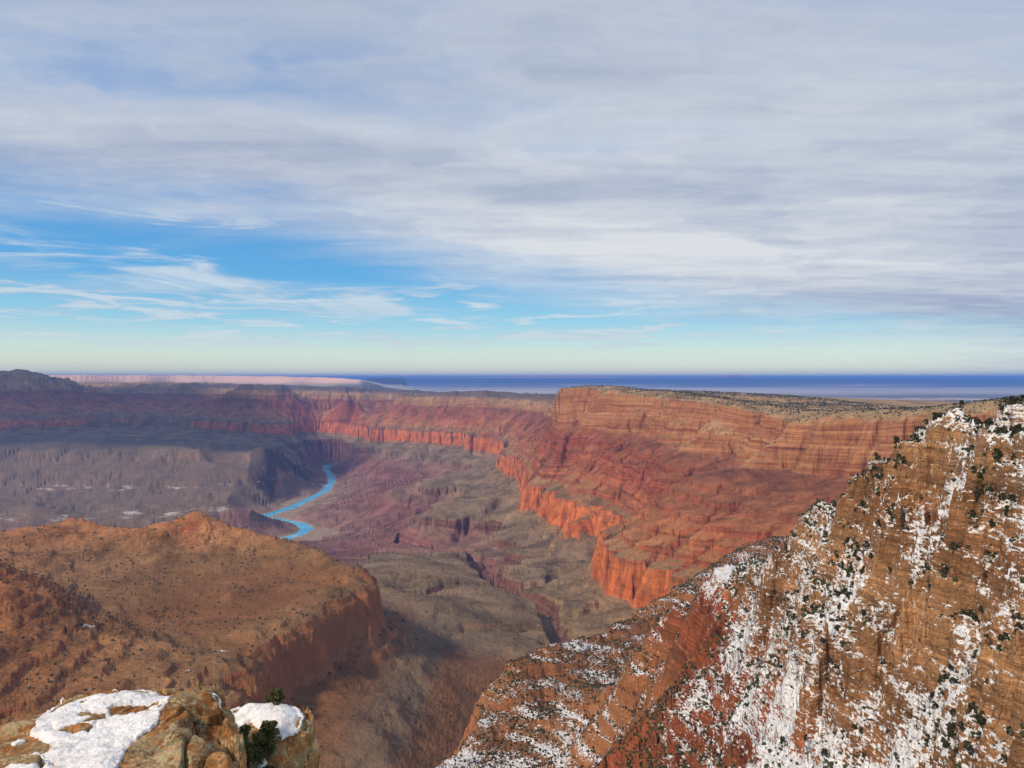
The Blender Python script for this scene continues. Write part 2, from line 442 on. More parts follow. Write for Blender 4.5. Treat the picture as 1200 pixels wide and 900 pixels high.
CZ = controls_z(-700, 1500, 60, 3100)
zN0 = GN.upsampled(lambda x, y: rbf(CZ[:, :2], CZ[:, 2], x, y), 6)
X, Y = GN.xy()
upper = 1 - smooth(770, 880, Y)
crest_x = np.interp(Y, [100, 420, 560, 640, 665, 690, 740, 780, 900, 1060, 1290, 1690, 1950, 2300], [330, 290, 280, 254, 248, 250, 256, 263, 270, 262, 220, 252, 448, 775])
body = smooth(4, 55, crest_x - X)
rib = fbm(X * 0.30 + 30 * perlin(X / 90, Y / 90, 44), Y + 24 * perlin(X / 70, Y / 70, 45) + X * 0.3, 105, 4, 0.5, 47, True) - 0.1
zz = zN0 + body * (rib * (3.0 + 6.5 * upper) + fbm(X, Y, 60, 4, 0.55, 41) * (3 + 3 * upper))
# towers and buttresses of sounder rock
for (px, py, D, rx, ry, rot, H) in [(958, 822, 478, 15, 9, 0.3, 24), (1000, 850, 455, 12, 8, 0.1, 12), (885, 745, 630, 24, 14, 0.5, 20), (905, 690, 640, 14, 11, 0.2, 14), (1045, 672, 480, 9, 6, 0.9, 18), (1062, 720, 455, 13, 8, 0.9, 14),
                                    (1095, 690, 440, 10, 8, 0.2, 13), (1060, 570, 520, 22, 12, 0.2, 12), (1100, 525, 500, 22, 10, 0.1, 12), (1020, 595, 560, 17, 12, 0.2, 14), (1175, 560, 420, 18, 9, 0.2, 11), (1150, 640, 410, 14, 9, 0.2, 10),
                                    (1190, 760, 350, 9, 8, 0.4, 12), (1110, 800, 385, 10, 7, 0.6, 11), (1060, 820, 420, 9, 7, 0.4, 12), (1150, 720, 375, 9, 7, 0.4, 9), (935, 770, 520, 14, 9, 0.5, 10), (1020, 760, 450, 11, 7, 0.7, 11), (1090, 880, 360, 9, 6, 0.4, 9), (1160, 860, 330, 9, 7, 0.2, 8)]:
    cx, cy, _ = at(px, py, D)
    a = (X - cx + 3 * perlin(X / 9, Y / 9, 48)) * math.cos(rot) + (Y - cy) * math.sin(rot)
    b = -(X - cx) * math.sin(rot) + (Y - cy + 3 * perlin(X / 9, Y / 9, 49)) * math.cos(rot)
    q = np.maximum(np.abs(a) / rx, np.abs(b) / ry)
    zz = zz + H * (1 - smooth(0.75, 1.15, q))
c1, b1 = cells(X + 5 * perlin(X / 16, Y / 16, 5), Y + 5 * perlin(X / 16, Y / 16, 6), 19, 2)
c2, b2 = cells(X + 2 * perlin(X / 7, Y / 7, 7), Y + 2 * perlin(X / 7, Y / 7, 8), 7.5, 4)
zz = zz + body * ((c1 - 0.5) * 9 + (c2 - 0.5) * 4.5) * (0.12 + 0.88 * upper)


def ledges(z, step, off, k, sharp):
    q = z / step + off
    f = q - np.floor(q)
    return z + k * step * (smooth(sharp, 1.0, f) - f)


zz = ledges(zz, 15.0, 0.35 * perlin(X / 130, Y / 130, 61) + (c1 - 0.5) * 0.5 * upper, 0.80 * upper, 0.55)
zz = ledges(zz, 23.0, 0.8 * perlin(X / 170, Y / 170, 62), (1 - upper) * smooth(-690, -630, zN0) * (0.25 + 0.6 * smooth(-0.3, 0.3, perlin(X / 90, Y / 130, 69))), 0.62)
zz = ledges(zz, 9.0, 0.7 * perlin(X / 110, Y / 110, 70), (1 - upper) * smooth(-690, -630, zN0) * (0.15 + 0.6 * smooth(-0.2, 0.3, perlin(X / 70, Y / 60, 72))), 0.6)
zz = ledges(zz, 5.2, 0.5 * perlin(X / 40, Y / 40, 63) + (c2 - 0.5) * 0.6, 0.85, 0.5)
hN = Sinv(zz - delta(X, Y))

# the grey mesa and the dark hill left of the river
CL = controls_z(-8500, 400, 4800, 12500)
zL = GL.upsampled(lambda x, y: rbf(CL[:, :2], CL[:, 2], x, y), 4)
X, Y = GL.xy()
wx = 70 * perlin(X / 520, Y / 520, 181) + 26 * perlin(X / 190, Y / 190, 182) + 7 * perlin(X / 70, Y / 70, 183)
wy = 70 * perlin(X / 520, Y / 520, 184) + 26 * perlin(X / 190, Y / 190, 185) + 7 * perlin(X / 70, Y / 70, 186)
dry = smooth(-1430, -1330, zL)
zz = GL.sample(zL, X + wx * dry, Y + wy * dry, True)
zz = zz + ((fbm(X, Y, 700, 5, 0.55, 187, True) - 0.15) * 55 * smooth(-860, -960, zz) + fbm(X, Y, 300, 3, 0.5, 188) * 9) * dry
e = carve(zz, GL.cell, 22, 0.02)
d = np.clip(e - zz, -70, 8); d = d - 0.8 * box_blur(box_blur(d, 10), 10)
zz = zz + np.where(d > 0, d * 0.35, d)
zz = np.interp(zz, [-3000, -1090, -985, -960, -878, -850, 0], [-3000, -1090, -1030, -1010, -866, -848, 0])
zz = ledges(zz, 75.0, 0.25 * perlin(X / 900, Y / 900, 189) + 0.4, 0.28 * smooth(-1060, -1120, zz) * dry, 0.7)
hL = Sinv(zz - delta(X, Y))

# the red mesa and the scree below it, built the same way
GM = Grid(-2450, -60, 950, 3150, 4)
CM = controls_z(-3500, 400, 700, 4300)
zM = GM.upsampled(lambda x, y: rbf(CM[:, :2], CM[:, 2], x, y), 4)
X, Y = GM.xy()
top = smooth(-720, -600, zM)
wx = 26 * perlin(X / 120, Y / 120, 171) + 11 * perlin(X / 45, Y / 45, 172) + 4 * perlin(X / 18, Y / 18, 173)
wy = 26 * perlin(X / 120, Y / 120, 174) + 11 * perlin(X / 45, Y / 45, 175) + 4 * perlin(X / 18, Y / 18, 176)
zz = GM.sample(zM, X + wx, Y + wy, True) + (fbm(X, Y, 330, 4, 0.5, 151) * 13 + (fbm(X, Y, 260, 3, 0.5, 155, True) - 0.1) * 9) * (0.4 + 0.6 * smooth(60, 260, np.hypot(X + 1100, Y - 2600)))
e = carve(zz, GM.cell, 12, 0.008)
d = np.clip(e - zz, -14, 4); d = d - 0.8 * box_blur(box_blur(d, 12), 12)
zz = zz + np.where(d > 0, d * 0.3, d)
zz = np.interp(zz, [-2000, -760, -722, -712, -640, -622, -590, 500], [-2000, -760, -738, -728, -630, -618, -590, 500])
zz = ledges(zz, 17.0, 0.3 * perlin(X / 260, Y / 260, 161), 0.5 * top, 0.7)
zz = ledges(zz, 30.0, 0.9 * perlin(X / 170, Y / 170, 162) + 0.3, 0.35 * (1 - top) * smooth(-0.1, 0.3, fbm(X, Y, 300, 3, 0.5, 163)), 0.7)
zz = ledges(zz, 6.5, 0.3 * perlin(X / 90, Y / 90, 163), 0.35, 0.6)
hM = Sinv(zz - delta(X, Y))



def inside(g, x, y, m):
    return smooth(0, m, np.minimum(np.minimum(x - g.x0, g.x1 - x), np.minimum(y - g.y0, g.y1 - y)))


def h_field(x, y, cubic=True):
    h = GC.sample(hC, x, y, cubic)
    for g, a, m in ((GL, hL, 350.0), (GR, hR, 500.0), (GF, hF, 250.0), (GM, hM, 160.0), (GN, hN, 40.0)):
        w = inside(g, x, y, m)
        k = w > 0
        if k.any():
            h[k] = h[k] * (1 - w[k]) + g.sample(a, x[k], y[k], cubic) * w[k]
    return h


def land(x, y, fine=True):
    """height and place in the rock column"""
    x = np.asarray(x, float); y = np.asarray(y, float)
    dl = delta(x, y)
    xs, ys = x, y
    if fine:
        xs = x + perlin(x / 60, y / 60, 51) * 9 + perlin(x / 24, y / 24, 52) * 4.5 + perlin(x / 9, y / 9, 53) * 1.8
        ys = y + perlin(x / 60, y / 60, 55) * 9 + perlin(x / 24, y / 24, 56) * 4.5 + perlin(x / 9, y / 9, 57) * 1.8
        far = smooth(2500, 6000, y)
        xs = xs + perlin(x / 150, y / 150, 58) * 22 * far; ys = ys + perlin(x / 150, y / 150, 59) * 22 * far
    h = h_field(xs, ys, fine)
    s = S(h)
    if fine:
        near = 1 - smooth(900, 1700, y)
        kk = (near > 0) & (h < TOPH + 8)
        if kk.any():
            xk, yk, sk = x[kk], y[kk], s[kk]
            cv, cb = cells(xk + perlin(xk / 4, yk / 4, 70), yk, 4.2, 71)
            sk = sk + (cv - 0.5) * 2.0 - 0.5 * (1 - smooth(0, 0.12, cb))
            for stp, a_, b_, w_ in ((4.6, 12.0, 31.0, 0.95), (1.7, 5.0, 17.0, 0.8)):
                q = sk / stp + 0.5 * perlin(xk / a_, yk / a_, 67) + 0.8 * perlin(xk / 45, yk / 45, 68) + (cv - 0.5) * 0.4
                fq = q - np.floor(q)
                sk = sk + near[kk] * smooth(-0.4, 0.2, perlin(xk / b_, yk / b_, 64)) * stp * (smooth(0.55, 1.0, fq) - fq) * w_
            s[kk] = s[kk] + (sk - s[kk]) * near[kk]
        s = s + perlin(x / 4.1, y / 4.1, 61) * 0.35 * near + perlin(x / 40, y / 40, 63) * 2.0 * (1 - near)
    k = (y > 2600) & (y < 7300) & (np.abs(x) < 900) & (h < Sinv(-790.0))
    if k.any():
        xk = x[k] + 70 * perlin(x[k] / 260, y[k] / 260, 95) + 22 * perlin(x[k] / 80, y[k] / 80, 96)
        yk = y[k] + 70 * perlin(x[k] / 260, y[k] / 260, 97) + 22 * perlin(x[k] / 80, y[k] / 80, 98)
        cutd = np.zeros(xk.shape)
        for ln, w_, dp in GULLIES:
            cutd = np.maximum(cutd, dp * (1 - smooth(w_ * 0.35, w_, line_dist(xk, yk, ln))))
        s = s.copy(); s[k] = s[k] - cutd
    z = np.maximum(s + dl, -1447.0)
    k = z < -1150
    if k.any():
        dr = river_dist(x[k], y[k])
        hw = 54 + 20 * perlin(x[k] / 500, y[k] / 500, 91)
        zk = np.minimum(z[k], -1448 + np.maximum(dr - hw, 0) * 0.42 + np.maximum(dr - hw - 150, 0) * 0.5)
        z[k] = np.where(dr < hw + 8, np.minimum(zk, -1450 + (dr - hw) * 0.3), zk)
    return z, s


RIVXY = np.array([at(a, b, 1450 * F / (b - EY))[:2] for a, b, c in RIV])


GULLIES = [([at(*p)[:2] for p in ln], w_, dp) for ln, w_, dp in [
    ([(655, 755, 2800), (650, 742, 2950), (652, 724, 3200), (640, 708, 3420), (600, 700, 3700), (568, 684, 4060), (560, 655, 4700), (520, 642, 5150), (470, 634, 5700), (430, 630, 6300)], 85, 85),
    ([(722, 705, 3450), (690, 716, 3280), (655, 724, 3210)], 48, 38), ([(690, 650, 4250), (640, 672, 3900), (602, 694, 3740)], 55, 45), ([(640, 650, 4500), (600, 655, 4550), (565, 662, 4560)], 60, 45),
    ([(480, 700, 3150), (540, 694, 3560), (596, 699, 3690)], 48, 36), ([(520, 735, 2750), (590, 738, 2850), (645, 742, 2950)], 40, 30), ([(590, 585, 6300), (540, 625, 5600), (500, 640, 5400)], 70, 50), ([(560, 560, 7600), (490, 595, 7000), (440, 615, 6800)], 80, 55)]]


def line_dist(x, y, ln):
    d = np.full(x.shape, 1e9)
    for (ax, ay), (bx, by) in zip(ln[:-1], ln[1:]):
        L2 = (bx - ax) ** 2 + (by - ay) ** 2
        t = np.clip(((x - ax) * (bx - ax) + (y - ay) * (by - ay)) / L2, 0, 1)
        d = np.minimum(d, np.hypot(x - ax - t * (bx - ax), y - ay - t * (by - ay)))
    return d


def river_dist(x, y):
    d = np.full(x.shape, 1e9)
    for (ax, ay), (bx, by) in zip(RIVXY[:-1], RIVXY[1:]):
        L2 = (bx - ax) ** 2 + (by - ay) ** 2
        t = np.clip(((x - ax) * (bx - ax) + (y - ay) * (by - ay)) / L2, 0, 1)
        d = np.minimum(d, np.hypot(x - ax - t * (bx - ax), y - ay - t * (by - ay)))
    return d


# ----------------------------------------------------------------------------
# one sheet of land, rows packed where the ground faces the viewpoint
# ----------------------------------------------------------------------------
NCOL, NROW, NS = 1280, 1250, 2600
U = np.linspace((-75 - CX) / F, (1275 - CX) / F, NCOL)
LY = np.linspace(math.log(60.0), math.log(20000.0), NS)
YS = np.exp(LY)
u_s = U[::4]
yy, uu = np.meshgrid(YS, u_s)
zz, _ = land(uu * yy, yy, False)
v = zz / yy * F
vmax = np.maximum.accumulate(v, axis=1)
dv = np.diff(v, axis=1, prepend=v[:, :1])
vis = v >= vmax - 1.5
dens = np.where(dv > 0, dv, 0) * np.where(vis, 1.0, 0.12) + np.where(dv < 0, -dv, 0) * 0.03 + 90.0 / NS
dens = box_blur(box_blur(dens, 4), 4)
cum = np.cumsum(dens, axis=1); cum = (cum - cum[:, :1]) / (cum[:, -1:] - cum[:, :1])
tq = np.linspace(0, 1, NROW)
rows_s = np.array([np.interp(tq, c, LY) for c in cum])
# spread to all columns
fi = np.clip(np.arange(NCOL) / 4.0, 0, len(u_s) - 1.001); i0 = fi.astype(int); fr = (fi - i0)[:, None]
rows = rows_s[i0] * (1 - fr) + rows_s[np.minimum(i0 + 1, len(u_s) - 1)] * fr
YG = np.exp(rows); YG[:, -1] = 20000.0
XG = U[:, None] * YG
ZG = np.empty_like(YG); SG = np.empty_like(YG)
for i in range(0, NCOL, 320):
    ZG[i:i + 320], SG[i:i + 320] = land(XG[i:i + 320], YG[i:i + 320])

# ----------------------------------------------------------------------------
# node helpers and the ground material
# ----------------------------------------------------------------------------


class NT:
    def __init__(self, tree):
        self.t = tree; tree.nodes.clear()

    def n(self, kind, **kw):
        nd = self.t.nodes.new(kind)
        for k, val in kw.items():
            setattr(nd, k, val)
        return nd

    def l(self, a, b):
        self.t.links.new(a, b)

    def put(self, sock, val):
        if hasattr(val, 'is_output'):
            self.l(val, sock)
        elif val is not None:
            sock.default_value = val

    def m(self, op, a, b=None, c=None, clamp=False):
        nd = self.n('ShaderNodeMath', operation=op); nd.use_clamp = clamp
        self.put(nd.inputs[0], a); self.put(nd.inputs[1], b)
        if c is not None:
            self.put(nd.inputs[2], c)
        return nd.outputs[0]

    def mix(self, f, a, b, mode='MIX'):
        nd = self.n('ShaderNodeMix', data_type='RGBA', blend_type=mode)
        nd.clamp_factor = True
        self.put(nd.inputs['Factor'], f)
        for s_, val in ((nd.inputs[6], a), (nd.inputs[7], b)):
            if isinstance(val, tuple) and len(val) == 3:
                val = val + (1,)
            self.put(s_, val)
        return nd.outputs[2]

    def step(self, a, b, x):
        nd = self.n('ShaderNodeMapRange', interpolation_type='SMOOTHSTEP')
        self.put(nd.inputs[0], x); nd.inputs[1].default_value = a; nd.inputs[2].default_value = b
        return nd.outputs[0]

    def rng(self, x, a, b, c, d_):
        nd = self.n('ShaderNodeMapRange')
        self.put(nd.inputs[0], x)
        for i, q in enumerate((a, b, c, d_)):
            nd.inputs[1 + i].default_value = q
        return nd.outputs[0]

    def noise(self, vec, scale, detail=4, rough=0.5, dist=0.0):
        nd = self.n('ShaderNodeTexNoise')
        if vec is not None:
            self.l(vec, nd.inputs['Vector'])
        nd.inputs['Scale'].default_value = scale; nd.inputs['Detail'].default_value = detail
        nd.inputs['Roughness'].default_value = rough; nd.inputs['Distortion'].default_value = dist
        return nd.outputs['Fac']

    def vmul(self, vec, s_):
        nd = self.n('ShaderNodeVectorMath', operation='MULTIPLY')
        self.l(vec, nd.inputs[0]); nd.inputs[1].default_value = s_
        return nd.outputs[0]

    def comb(self, a, b, c):
        nd = self.n('ShaderNodeCombineXYZ')
        for i, q in enumerate((a, b, c)):
            self.put(nd.inputs[i], q)
        return nd.outputs[0]

    def ramp(self, x, stops, interp='LINEAR'):
        nd = self.n('ShaderNodeValToRGB'); cr = nd.color_ramp; cr.interpolation = interp
        while len(cr.elements) < len(stops):
            cr.elements.new(0.5)
        for el, (p_, c_) in zip(cr.elements, stops):
            el.position = p_
        for el, (p_, c_) in zip(cr.elements, stops):
            el.color = tuple(c_) + (1,)
        self.put(nd.inputs[0], x)
        return nd.outputs[0]


def new_mat(name):
    m = bpy.data.materials.new(name); m.use_nodes = True
    return m, NT(m.node_tree)


def srgb(r, g, b):
    f = lambda c: (c / 255 / 12.92) if c / 255 <= 0.04045 else ((c / 255 + 0.055) / 1.055) ** 2.4
    return (f(r), f(g), f(b))


def spos(s):
    return (100.0 - s) / 1700.0


def finish(nt, col, rough=0.9, normal=None, spec=0.15):
    b = nt.n('ShaderNodeBsdfPrincipled'); o = nt.n('ShaderNodeOutputMaterial')
    nt.put(b.inputs['Base Color'], col if not (isinstance(col, tuple) and len(col) == 3) else col + (1,))
    nt.put(b.inputs['Roughness'], rough)
    b.inputs['Specular IOR Level'].default_value = spec
    if normal is not None:
        nt.l(normal, b.inputs['Normal'])
    nt.l(b.outputs[0], o.inputs['Surface'])
    return b


def ground_material():
    m, t = new_mat('layered_rock')
    geo = t.n('ShaderNodeNewGeometry')
    pos = geo.outputs['Position']
    sep = t.n('ShaderNodeSeparateXYZ'); t.l(pos, sep.inputs[0])
    sn = t.n('ShaderNodeSeparateXYZ'); t.l(geo.outputs['Normal'], sn.inputs[0]); nz = sn.outputs[2]
    st = t.n('ShaderNodeAttribute', attribute_name='strat').outputs['Fac']
    snw = t.n('ShaderNodeAttribute', attribute_name='snow').outputs['Fac']
    gry = t.n('ShaderNodeAttribute', attribute_name='pale_beds').outputs['Fac']
    och = t.n('ShaderNodeAttribute', attribute_name='ochre_beds').outputs['Fac']
    n_big = t.noise(pos, 0.0016, 5, 0.55)
    n_mid = t.noise(pos, 0.012, 6, 0.6)
    n_fin = t.noise(pos, 0.11, 6, 0.65)
    n_tiny = t.noise(pos, 0.6, 5, 0.65)
    s1 = t.m('ADD', st, t.m('ADD', t.m('MULTIPLY', t.m('SUBTRACT', n_mid, 0.5), 46.0), t.m('MULTIPLY', t.m('SUBTRACT', n_fin, 0.5), 12.0)))
    x = t.rng(s1, 100, -1600, 0, 1)
    rock = t.ramp(x, [(spos(60), (0.30, 0.20, 0.12)), (spos(-50), (0.285, 0.158, 0.078)), (spos(-85), (0.19, 0.09, 0.043)), (spos(-130), (0.31, 0.172, 0.086)), (spos(-215), (0.25, 0.118, 0.052)),
                      (spos(-245), (0.21, 0.06, 0.027)), (spos(-330), (0.23, 0.066, 0.03)), (spos(-420), (0.26, 0.07, 0.032)), (spos(-500), (0.31, 0.10, 0.042)), (spos(-590), (0.27, 0.08, 0.036)),
                      (spos(-612), (0.40, 0.13, 0.05)), (spos(-640), (0.46, 0.145, 0.045)), (spos(-760), (0.43, 0.12, 0.036)), (spos(-795), (0.26, 0.155, 0.085)), (spos(-870), (0.21, 0.16, 0.085)), (spos(-892), (0.15, 0.07, 0.048)),
                      (spos(-950), (0.13, 0.06, 0.05)), (spos(-970), (0.21, 0.10, 0.085)), (spos(-1100), (0.22, 0.095, 0.09)), (spos(-1250), (0.21, 0.105, 0.095)), (spos(-1500), (0.22, 0.13, 0.10))])
    slope = t.ramp(x, [(spos(60), (0.27, 0.19, 0.10)), (spos(-80), (0.30, 0.19, 0.095)), (spos(-215), (0.29, 0.17, 0.075)), (spos(-250), (0.19, 0.072, 0.036)), (spos(-440), (0.28, 0.112, 0.046)), (spos(-530), (0.29, 0.135, 0.056)),
                       (spos(-600), (0.21, 0.13, 0.065)), (spos(-720), (0.18, 0.108, 0.06)), (spos(-800), (0.20, 0.135, 0.08)), (spos(-885), (0.185, 0.134, 0.084)), (spos(-960), (0.20, 0.12, 0.085)), (spos(-1080), (0.18, 0.082, 0.068)),
                       (spos(-1250), (0.19, 0.105, 0.085)), (spos(-1500), (0.25, 0.175, 0.13))])
    # beds: thin light and dark bands that follow the layers
    bv = t.comb(t.m('MULTIPLY', sep.outputs[0], 0.0016), t.m('MULTIPLY', sep.outputs[1], 0.0016), t.m('MULTIPLY', t.m('ADD', st, t.m('MULTIPLY', n_mid, 9.0)), 0.055))
    band = t.noise(bv, 1.0, 7, 0.68)
    bvn = t.comb(t.m('MULTIPLY', sep.outputs[0], 0.01), t.m('MULTIPLY', sep.outputs[1], 0.01), t.m('MULTIPLY', t.m('ADD', st, t.m('MULTIPLY', n_fin, 3.0)), 0.5))
    band2 = t.noise(bvn, 1.0, 5, 0.65)
    # streaks down the faces
    sv = t.comb(t.m('MULTIPLY', sep.outputs[0], 0.03), t.m('MULTIPLY', sep.outputs[1], 0.03), t.m('MULTIPLY', sep.outputs[2], 0.0035))
    streak = t.noise(sv, 1.0, 6, 0.7)
    rw = t.m('MULTIPLY', t.step(-590, -625, s1), t.step(-800, -765, s1))
    band = t.m('ADD', 0.5, t.m('MULTIPLY', t.m('SUBTRACT', band, 0.5), t.m('SUBTRACT', 1.0, t.m('MULTIPLY', rw, 0.75))))
    streak = t.m('ADD', 0.5, t.m('MULTIPLY', t.m('SUBTRACT', streak, 0.5), t.m('ADD', 1.0, t.m('MULTIPLY', rw, 0.5))))
    k = t.m('ADD', t.rng(band, 0.34, 0.66, 0.55, 1.45), t.m('ADD', t.rng(band2, 0.32, 0.68, -0.36, 0.30), t.rng(streak, 0.30, 0.70, -0.42, 0.42)))
    kk = t.comb(k, k, k)
    rock = t.mix(1.0, rock, kk, 'MULTIPLY')
    rock = t.mix(t.m('MULTIPLY', t.step(0.5, 0.68, n_mid), 0.6), rock, t.mix(n_tiny, (0.10, 0.055, 0.03), (0.22, 0.12, 0.065)))
    bed_shade = t.noise(t.comb(t.m('MULTIPLY', sep.outputs[0], 0.05), t.m('MULTIPLY', sep.outputs[1], 0.05), t.m('ADD', t.m('MULTIPLY', sep.outputs[2], 0.8), t.m('MULTIPLY', n_fin, 3.5))), 1.0, 6, 0.72)
    rock = t.mix(t.m('MULTIPLY', t.m('MULTIPLY', t.step(0.52, 0.60, bed_shade), t.step(1500, 900, sep.outputs[1])), 0.72), rock, t.mix(n_tiny, (0.05, 0.028, 0.016), (0.15, 0.075, 0.035)))  # dark bedding bands, with shadows of cracks and ledges painted in
    # pale scree fans and dark patches on the slopes
    fan = t.noise(t.vmul(pos, (1, 1, 0.25)), 0.006, 7, 0.65, 0.4)
    k2 = t.m('ADD', t.rng(fan, 0.36, 0.64, 0.58, 1.42), t.m('ADD', t.rng(t.noise(pos, 0.045, 7, 0.75), 0.34, 0.66, -0.26, 0.26), t.m('ADD', t.rng(n_fin, 0.3, 0.7, -0.18, 0.18), t.rng(n_tiny, 0.3, 0.7, -0.14, 0.14))))
    slope = t.mix(1.0, slope, t.comb(k2, k2, k2), 'MULTIPLY')
    soft = t.step(0.60, 0.84, t.m('ADD', nz, t.m('MULTIPLY', t.m('SUBTRACT', n_fin, 0.5), 0.35)))
    col = t.mix(soft, rock, slope)
    # grey-olive ground where the pale beds crop out
    col = t.mix(t.m('MULTIPLY', gry, t.rng(n_mid, 0.3, 0.7, 0.75, 1.0)), col, t.mix(t.step(0.5, 0.85, nz), t.mix(streak, (0.20, 0.10, 0.065), (0.40, 0.24, 0.17)), t.mix(fan, (0.08, 0.064, 0.047), (0.22, 0.165, 0.115))))
    col = t.mix(t.m('MULTIPLY', och, t.rng(n_mid, 0.3, 0.7, 0.6, 1.0)), col, t.mix(t.step(0.5, 0.85, nz), t.mix(band, (0.20, 0.085, 0.04), (0.42, 0.22, 0.10)), t.mix(fan, (0.115, 0.058, 0.028), (0.29, 0.118, 0.042))))
    rus = t.n('ShaderNodeAttribute', attribute_name='rust_beds').outputs['Fac']
    rus = t.m('MULTIPLY', rus, t.m('MULTIPLY', t.step(-290, -220, st), t.step(0.92, 0.7, nz)))
    col = t.mix(t.m('MULTIPLY', rus, 0.85), col, t.ramp(t.m('ADD', t.m('MULTIPLY', band, 0.5), t.m('ADD', t.m('MULTIPLY', t.noise(t.comb(t.m('MULTIPLY', sep.outputs[0], 0.002), t.m('MULTIPLY', sep.outputs[1], 0.002), t.m('MULTIPLY', t.m('ADD', st, t.m('MULTIPLY', n_mid, 10.0)), 0.11)), 1.0, 6, 0.7), 0.3), t.m('MULTIPLY', streak, 0.2))), [(0.36, (0.10, 0.034, 0.015)), (0.45, (0.23, 0.08, 0.03)), (0.53, (0.34, 0.15, 0.06)), (0.62, (0.46, 0.25, 0.115))]))
    tbl_shade = t.m('MULTIPLY', t.step(-130, -60, st), t.m('MULTIPLY', t.step(6500, 9500, sep.outputs[1]), t.step(-7200, -6200, sep.outputs[0])))  # distant tableland: cloud shadow painted as a darker ground colour
    col = t.mix(tbl_shade, col, t.mix(n_mid, (0.075, 0.06, 0.055), (0.17, 0.125, 0.10)))
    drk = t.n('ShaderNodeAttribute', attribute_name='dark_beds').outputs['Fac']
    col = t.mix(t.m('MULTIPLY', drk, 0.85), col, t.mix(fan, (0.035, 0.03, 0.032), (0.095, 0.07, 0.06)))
    wht = t.m('MULTIPLY', t.m('MULTIPLY', gry, t.step(0.54, 0.62, t.noise(t.vmul(pos, (1, 1, 6)), 0.006, 6, 0.7))), t.m('MULTIPLY', t.step(-1228, -1208, sep.outputs[2]), t.step(-1170, -1188, sep.outputs[2])))
    col = t.mix(t.m('MULTIPLY', wht, 0.8), col, (0.50, 0.46, 0.42))
    # scrub tint on gentle ground
    vg = t.m('MULTIPLY', t.step(0.55, 0.66, t.noise(pos, 0.035, 7, 0.75)), t.step(0.7, 0.9, nz))
    col = t.mix(t.m('MULTIPLY', vg, 0.62), col, (0.085, 0.066, 0.042))
    col = t.mix(t.m('MULTIPLY', t.step(-1437, -1446, sep.outputs[2]), 0.8), col, t.mix(n_mid, (0.20, 0.14, 0.10), (0.40, 0.31, 0.23)))
    # snow lies on the treads
    lvl = t.n('ShaderNodeAttribute', attribute_name='level_ground').outputs['Fac']
    n_sn = t.noise(t.vmul(pos, (0.20, 0.20, 0.62)), 1.0, 6, 0.68)
    sm = t.m('ADD', t.m('ADD', t.m('MULTIPLY', nz, 0.45), t.m('MULTIPLY', lvl, 0.35)), t.m('ADD', t.m('MULTIPLY', t.m('SUBTRACT', n_sn, 0.5), 1.8), t.m('ADD', t.m('MULTIPLY', t.m('SUBTRACT', n_tiny, 0.5), 0.8), t.m('MULTIPLY', t.m('SUBTRACT', t.noise(pos, 0.035, 4, 0.5), 0.5), 0.5))))
    sm = t.m('ADD', sm, t.m('MULTIPLY', t.m('SUBTRACT', snw, 1.0), 0.9))
    snow = t.step(0.45, 0.52, sm)
    col = t.mix(snow, col, (0.66, 0.69, 0.74))
    bmp = t.n('ShaderNodeBump'); bmp.inputs['Strength'].default_value = 0.8; bmp.inputs['Distance'].default_value = 6.0
    hh = t.m('ADD', t.m('MULTIPLY', n_fin, 1.0), t.m('ADD', t.m('MULTIPLY', t.noise(t.vmul(pos, (1, 1, 0.35)), 0.03, 6, 0.6), 2.6), t.m('MULTIPLY', band, 0.8)))
    t.l(hh, bmp.inputs['Height'])
    b2 = t.n('ShaderNodeBump'); b2.inputs['Strength'].default_value = 0.5; b2.inputs['Distance'].default_value = 0.8
    vo = t.n('ShaderNodeTexVoronoi', feature='DISTANCE_TO_EDGE'); vo.inputs['Scale'].default_value = 0.16
    wv = t.n('ShaderNodeVectorMath', operation='ADD'); t.l(t.vmul(pos, (1, 1, 0.8)), wv.inputs[0]); t.l(t.comb(t.m('MULTIPLY', n_tiny, 5.0), t.m('MULTIPLY', n_fin, 14.0), t.m('MULTIPLY', n_tiny, 3.0)), wv.inputs[1])
    t.l(wv.outputs[0], vo.inputs['Vector'])
    crack = t.m('MULTIPLY', t.step(0.0, 0.14, vo.outputs['Distance']), 1.6)
    t.l(t.m('ADD', n_tiny, t.m('ADD', crack, t.m('MULTIPLY', band2, 1.5))), b2.inputs['Height']); t.l(bmp.outputs[0], b2.inputs['Normal'])
    finish(t, col, 0.93, b2.outputs[0], 0.08)
    return m


MAT_GROUND = ground_material()


def make_mesh(name, verts, quads, mat, attrs=None, smooth_shade=True):
    me = bpy.data.meshes.new(name)
    verts = np.asarray(verts, np.float32); quads = np.asarray(quads, np.int32)
    k = quads.shape[1]
    me.vertices.add(len(verts)); me.vertices.foreach_set('co', verts.ravel())
    me.loops.add(quads.size); me.loops.foreach_set('vertex_index', quads.ravel())
    me.polygons.add(len(quads))
    me.polygons.foreach_set('loop_start', np.arange(0, quads.size, k, dtype=np.int32))
    if smooth_shade:
        me.polygons.foreach_set('use_smooth', np.ones(len(quads), bool))
    for an, av in (attrs or {}).items():
        a = me.attributes.new(an, 'FLOAT', 'POINT'); a.data.foreach_set('value', np.asarray(av, np.float32).ravel())
    me.update(calc_edges=True); me.validate()
    if mat is not None:
        for mm in (mat if isinstance(mat, (list, tuple)) else [mat]):
            me.materials.append(mm)
    return me


def link(name, data, parent=None, loc=None):
    o = bpy.data.objects.new(name, data); COL.objects.link(o)
    if parent is not None:
        o.parent = parent
    if loc is not None:
        o.location = loc
    return o


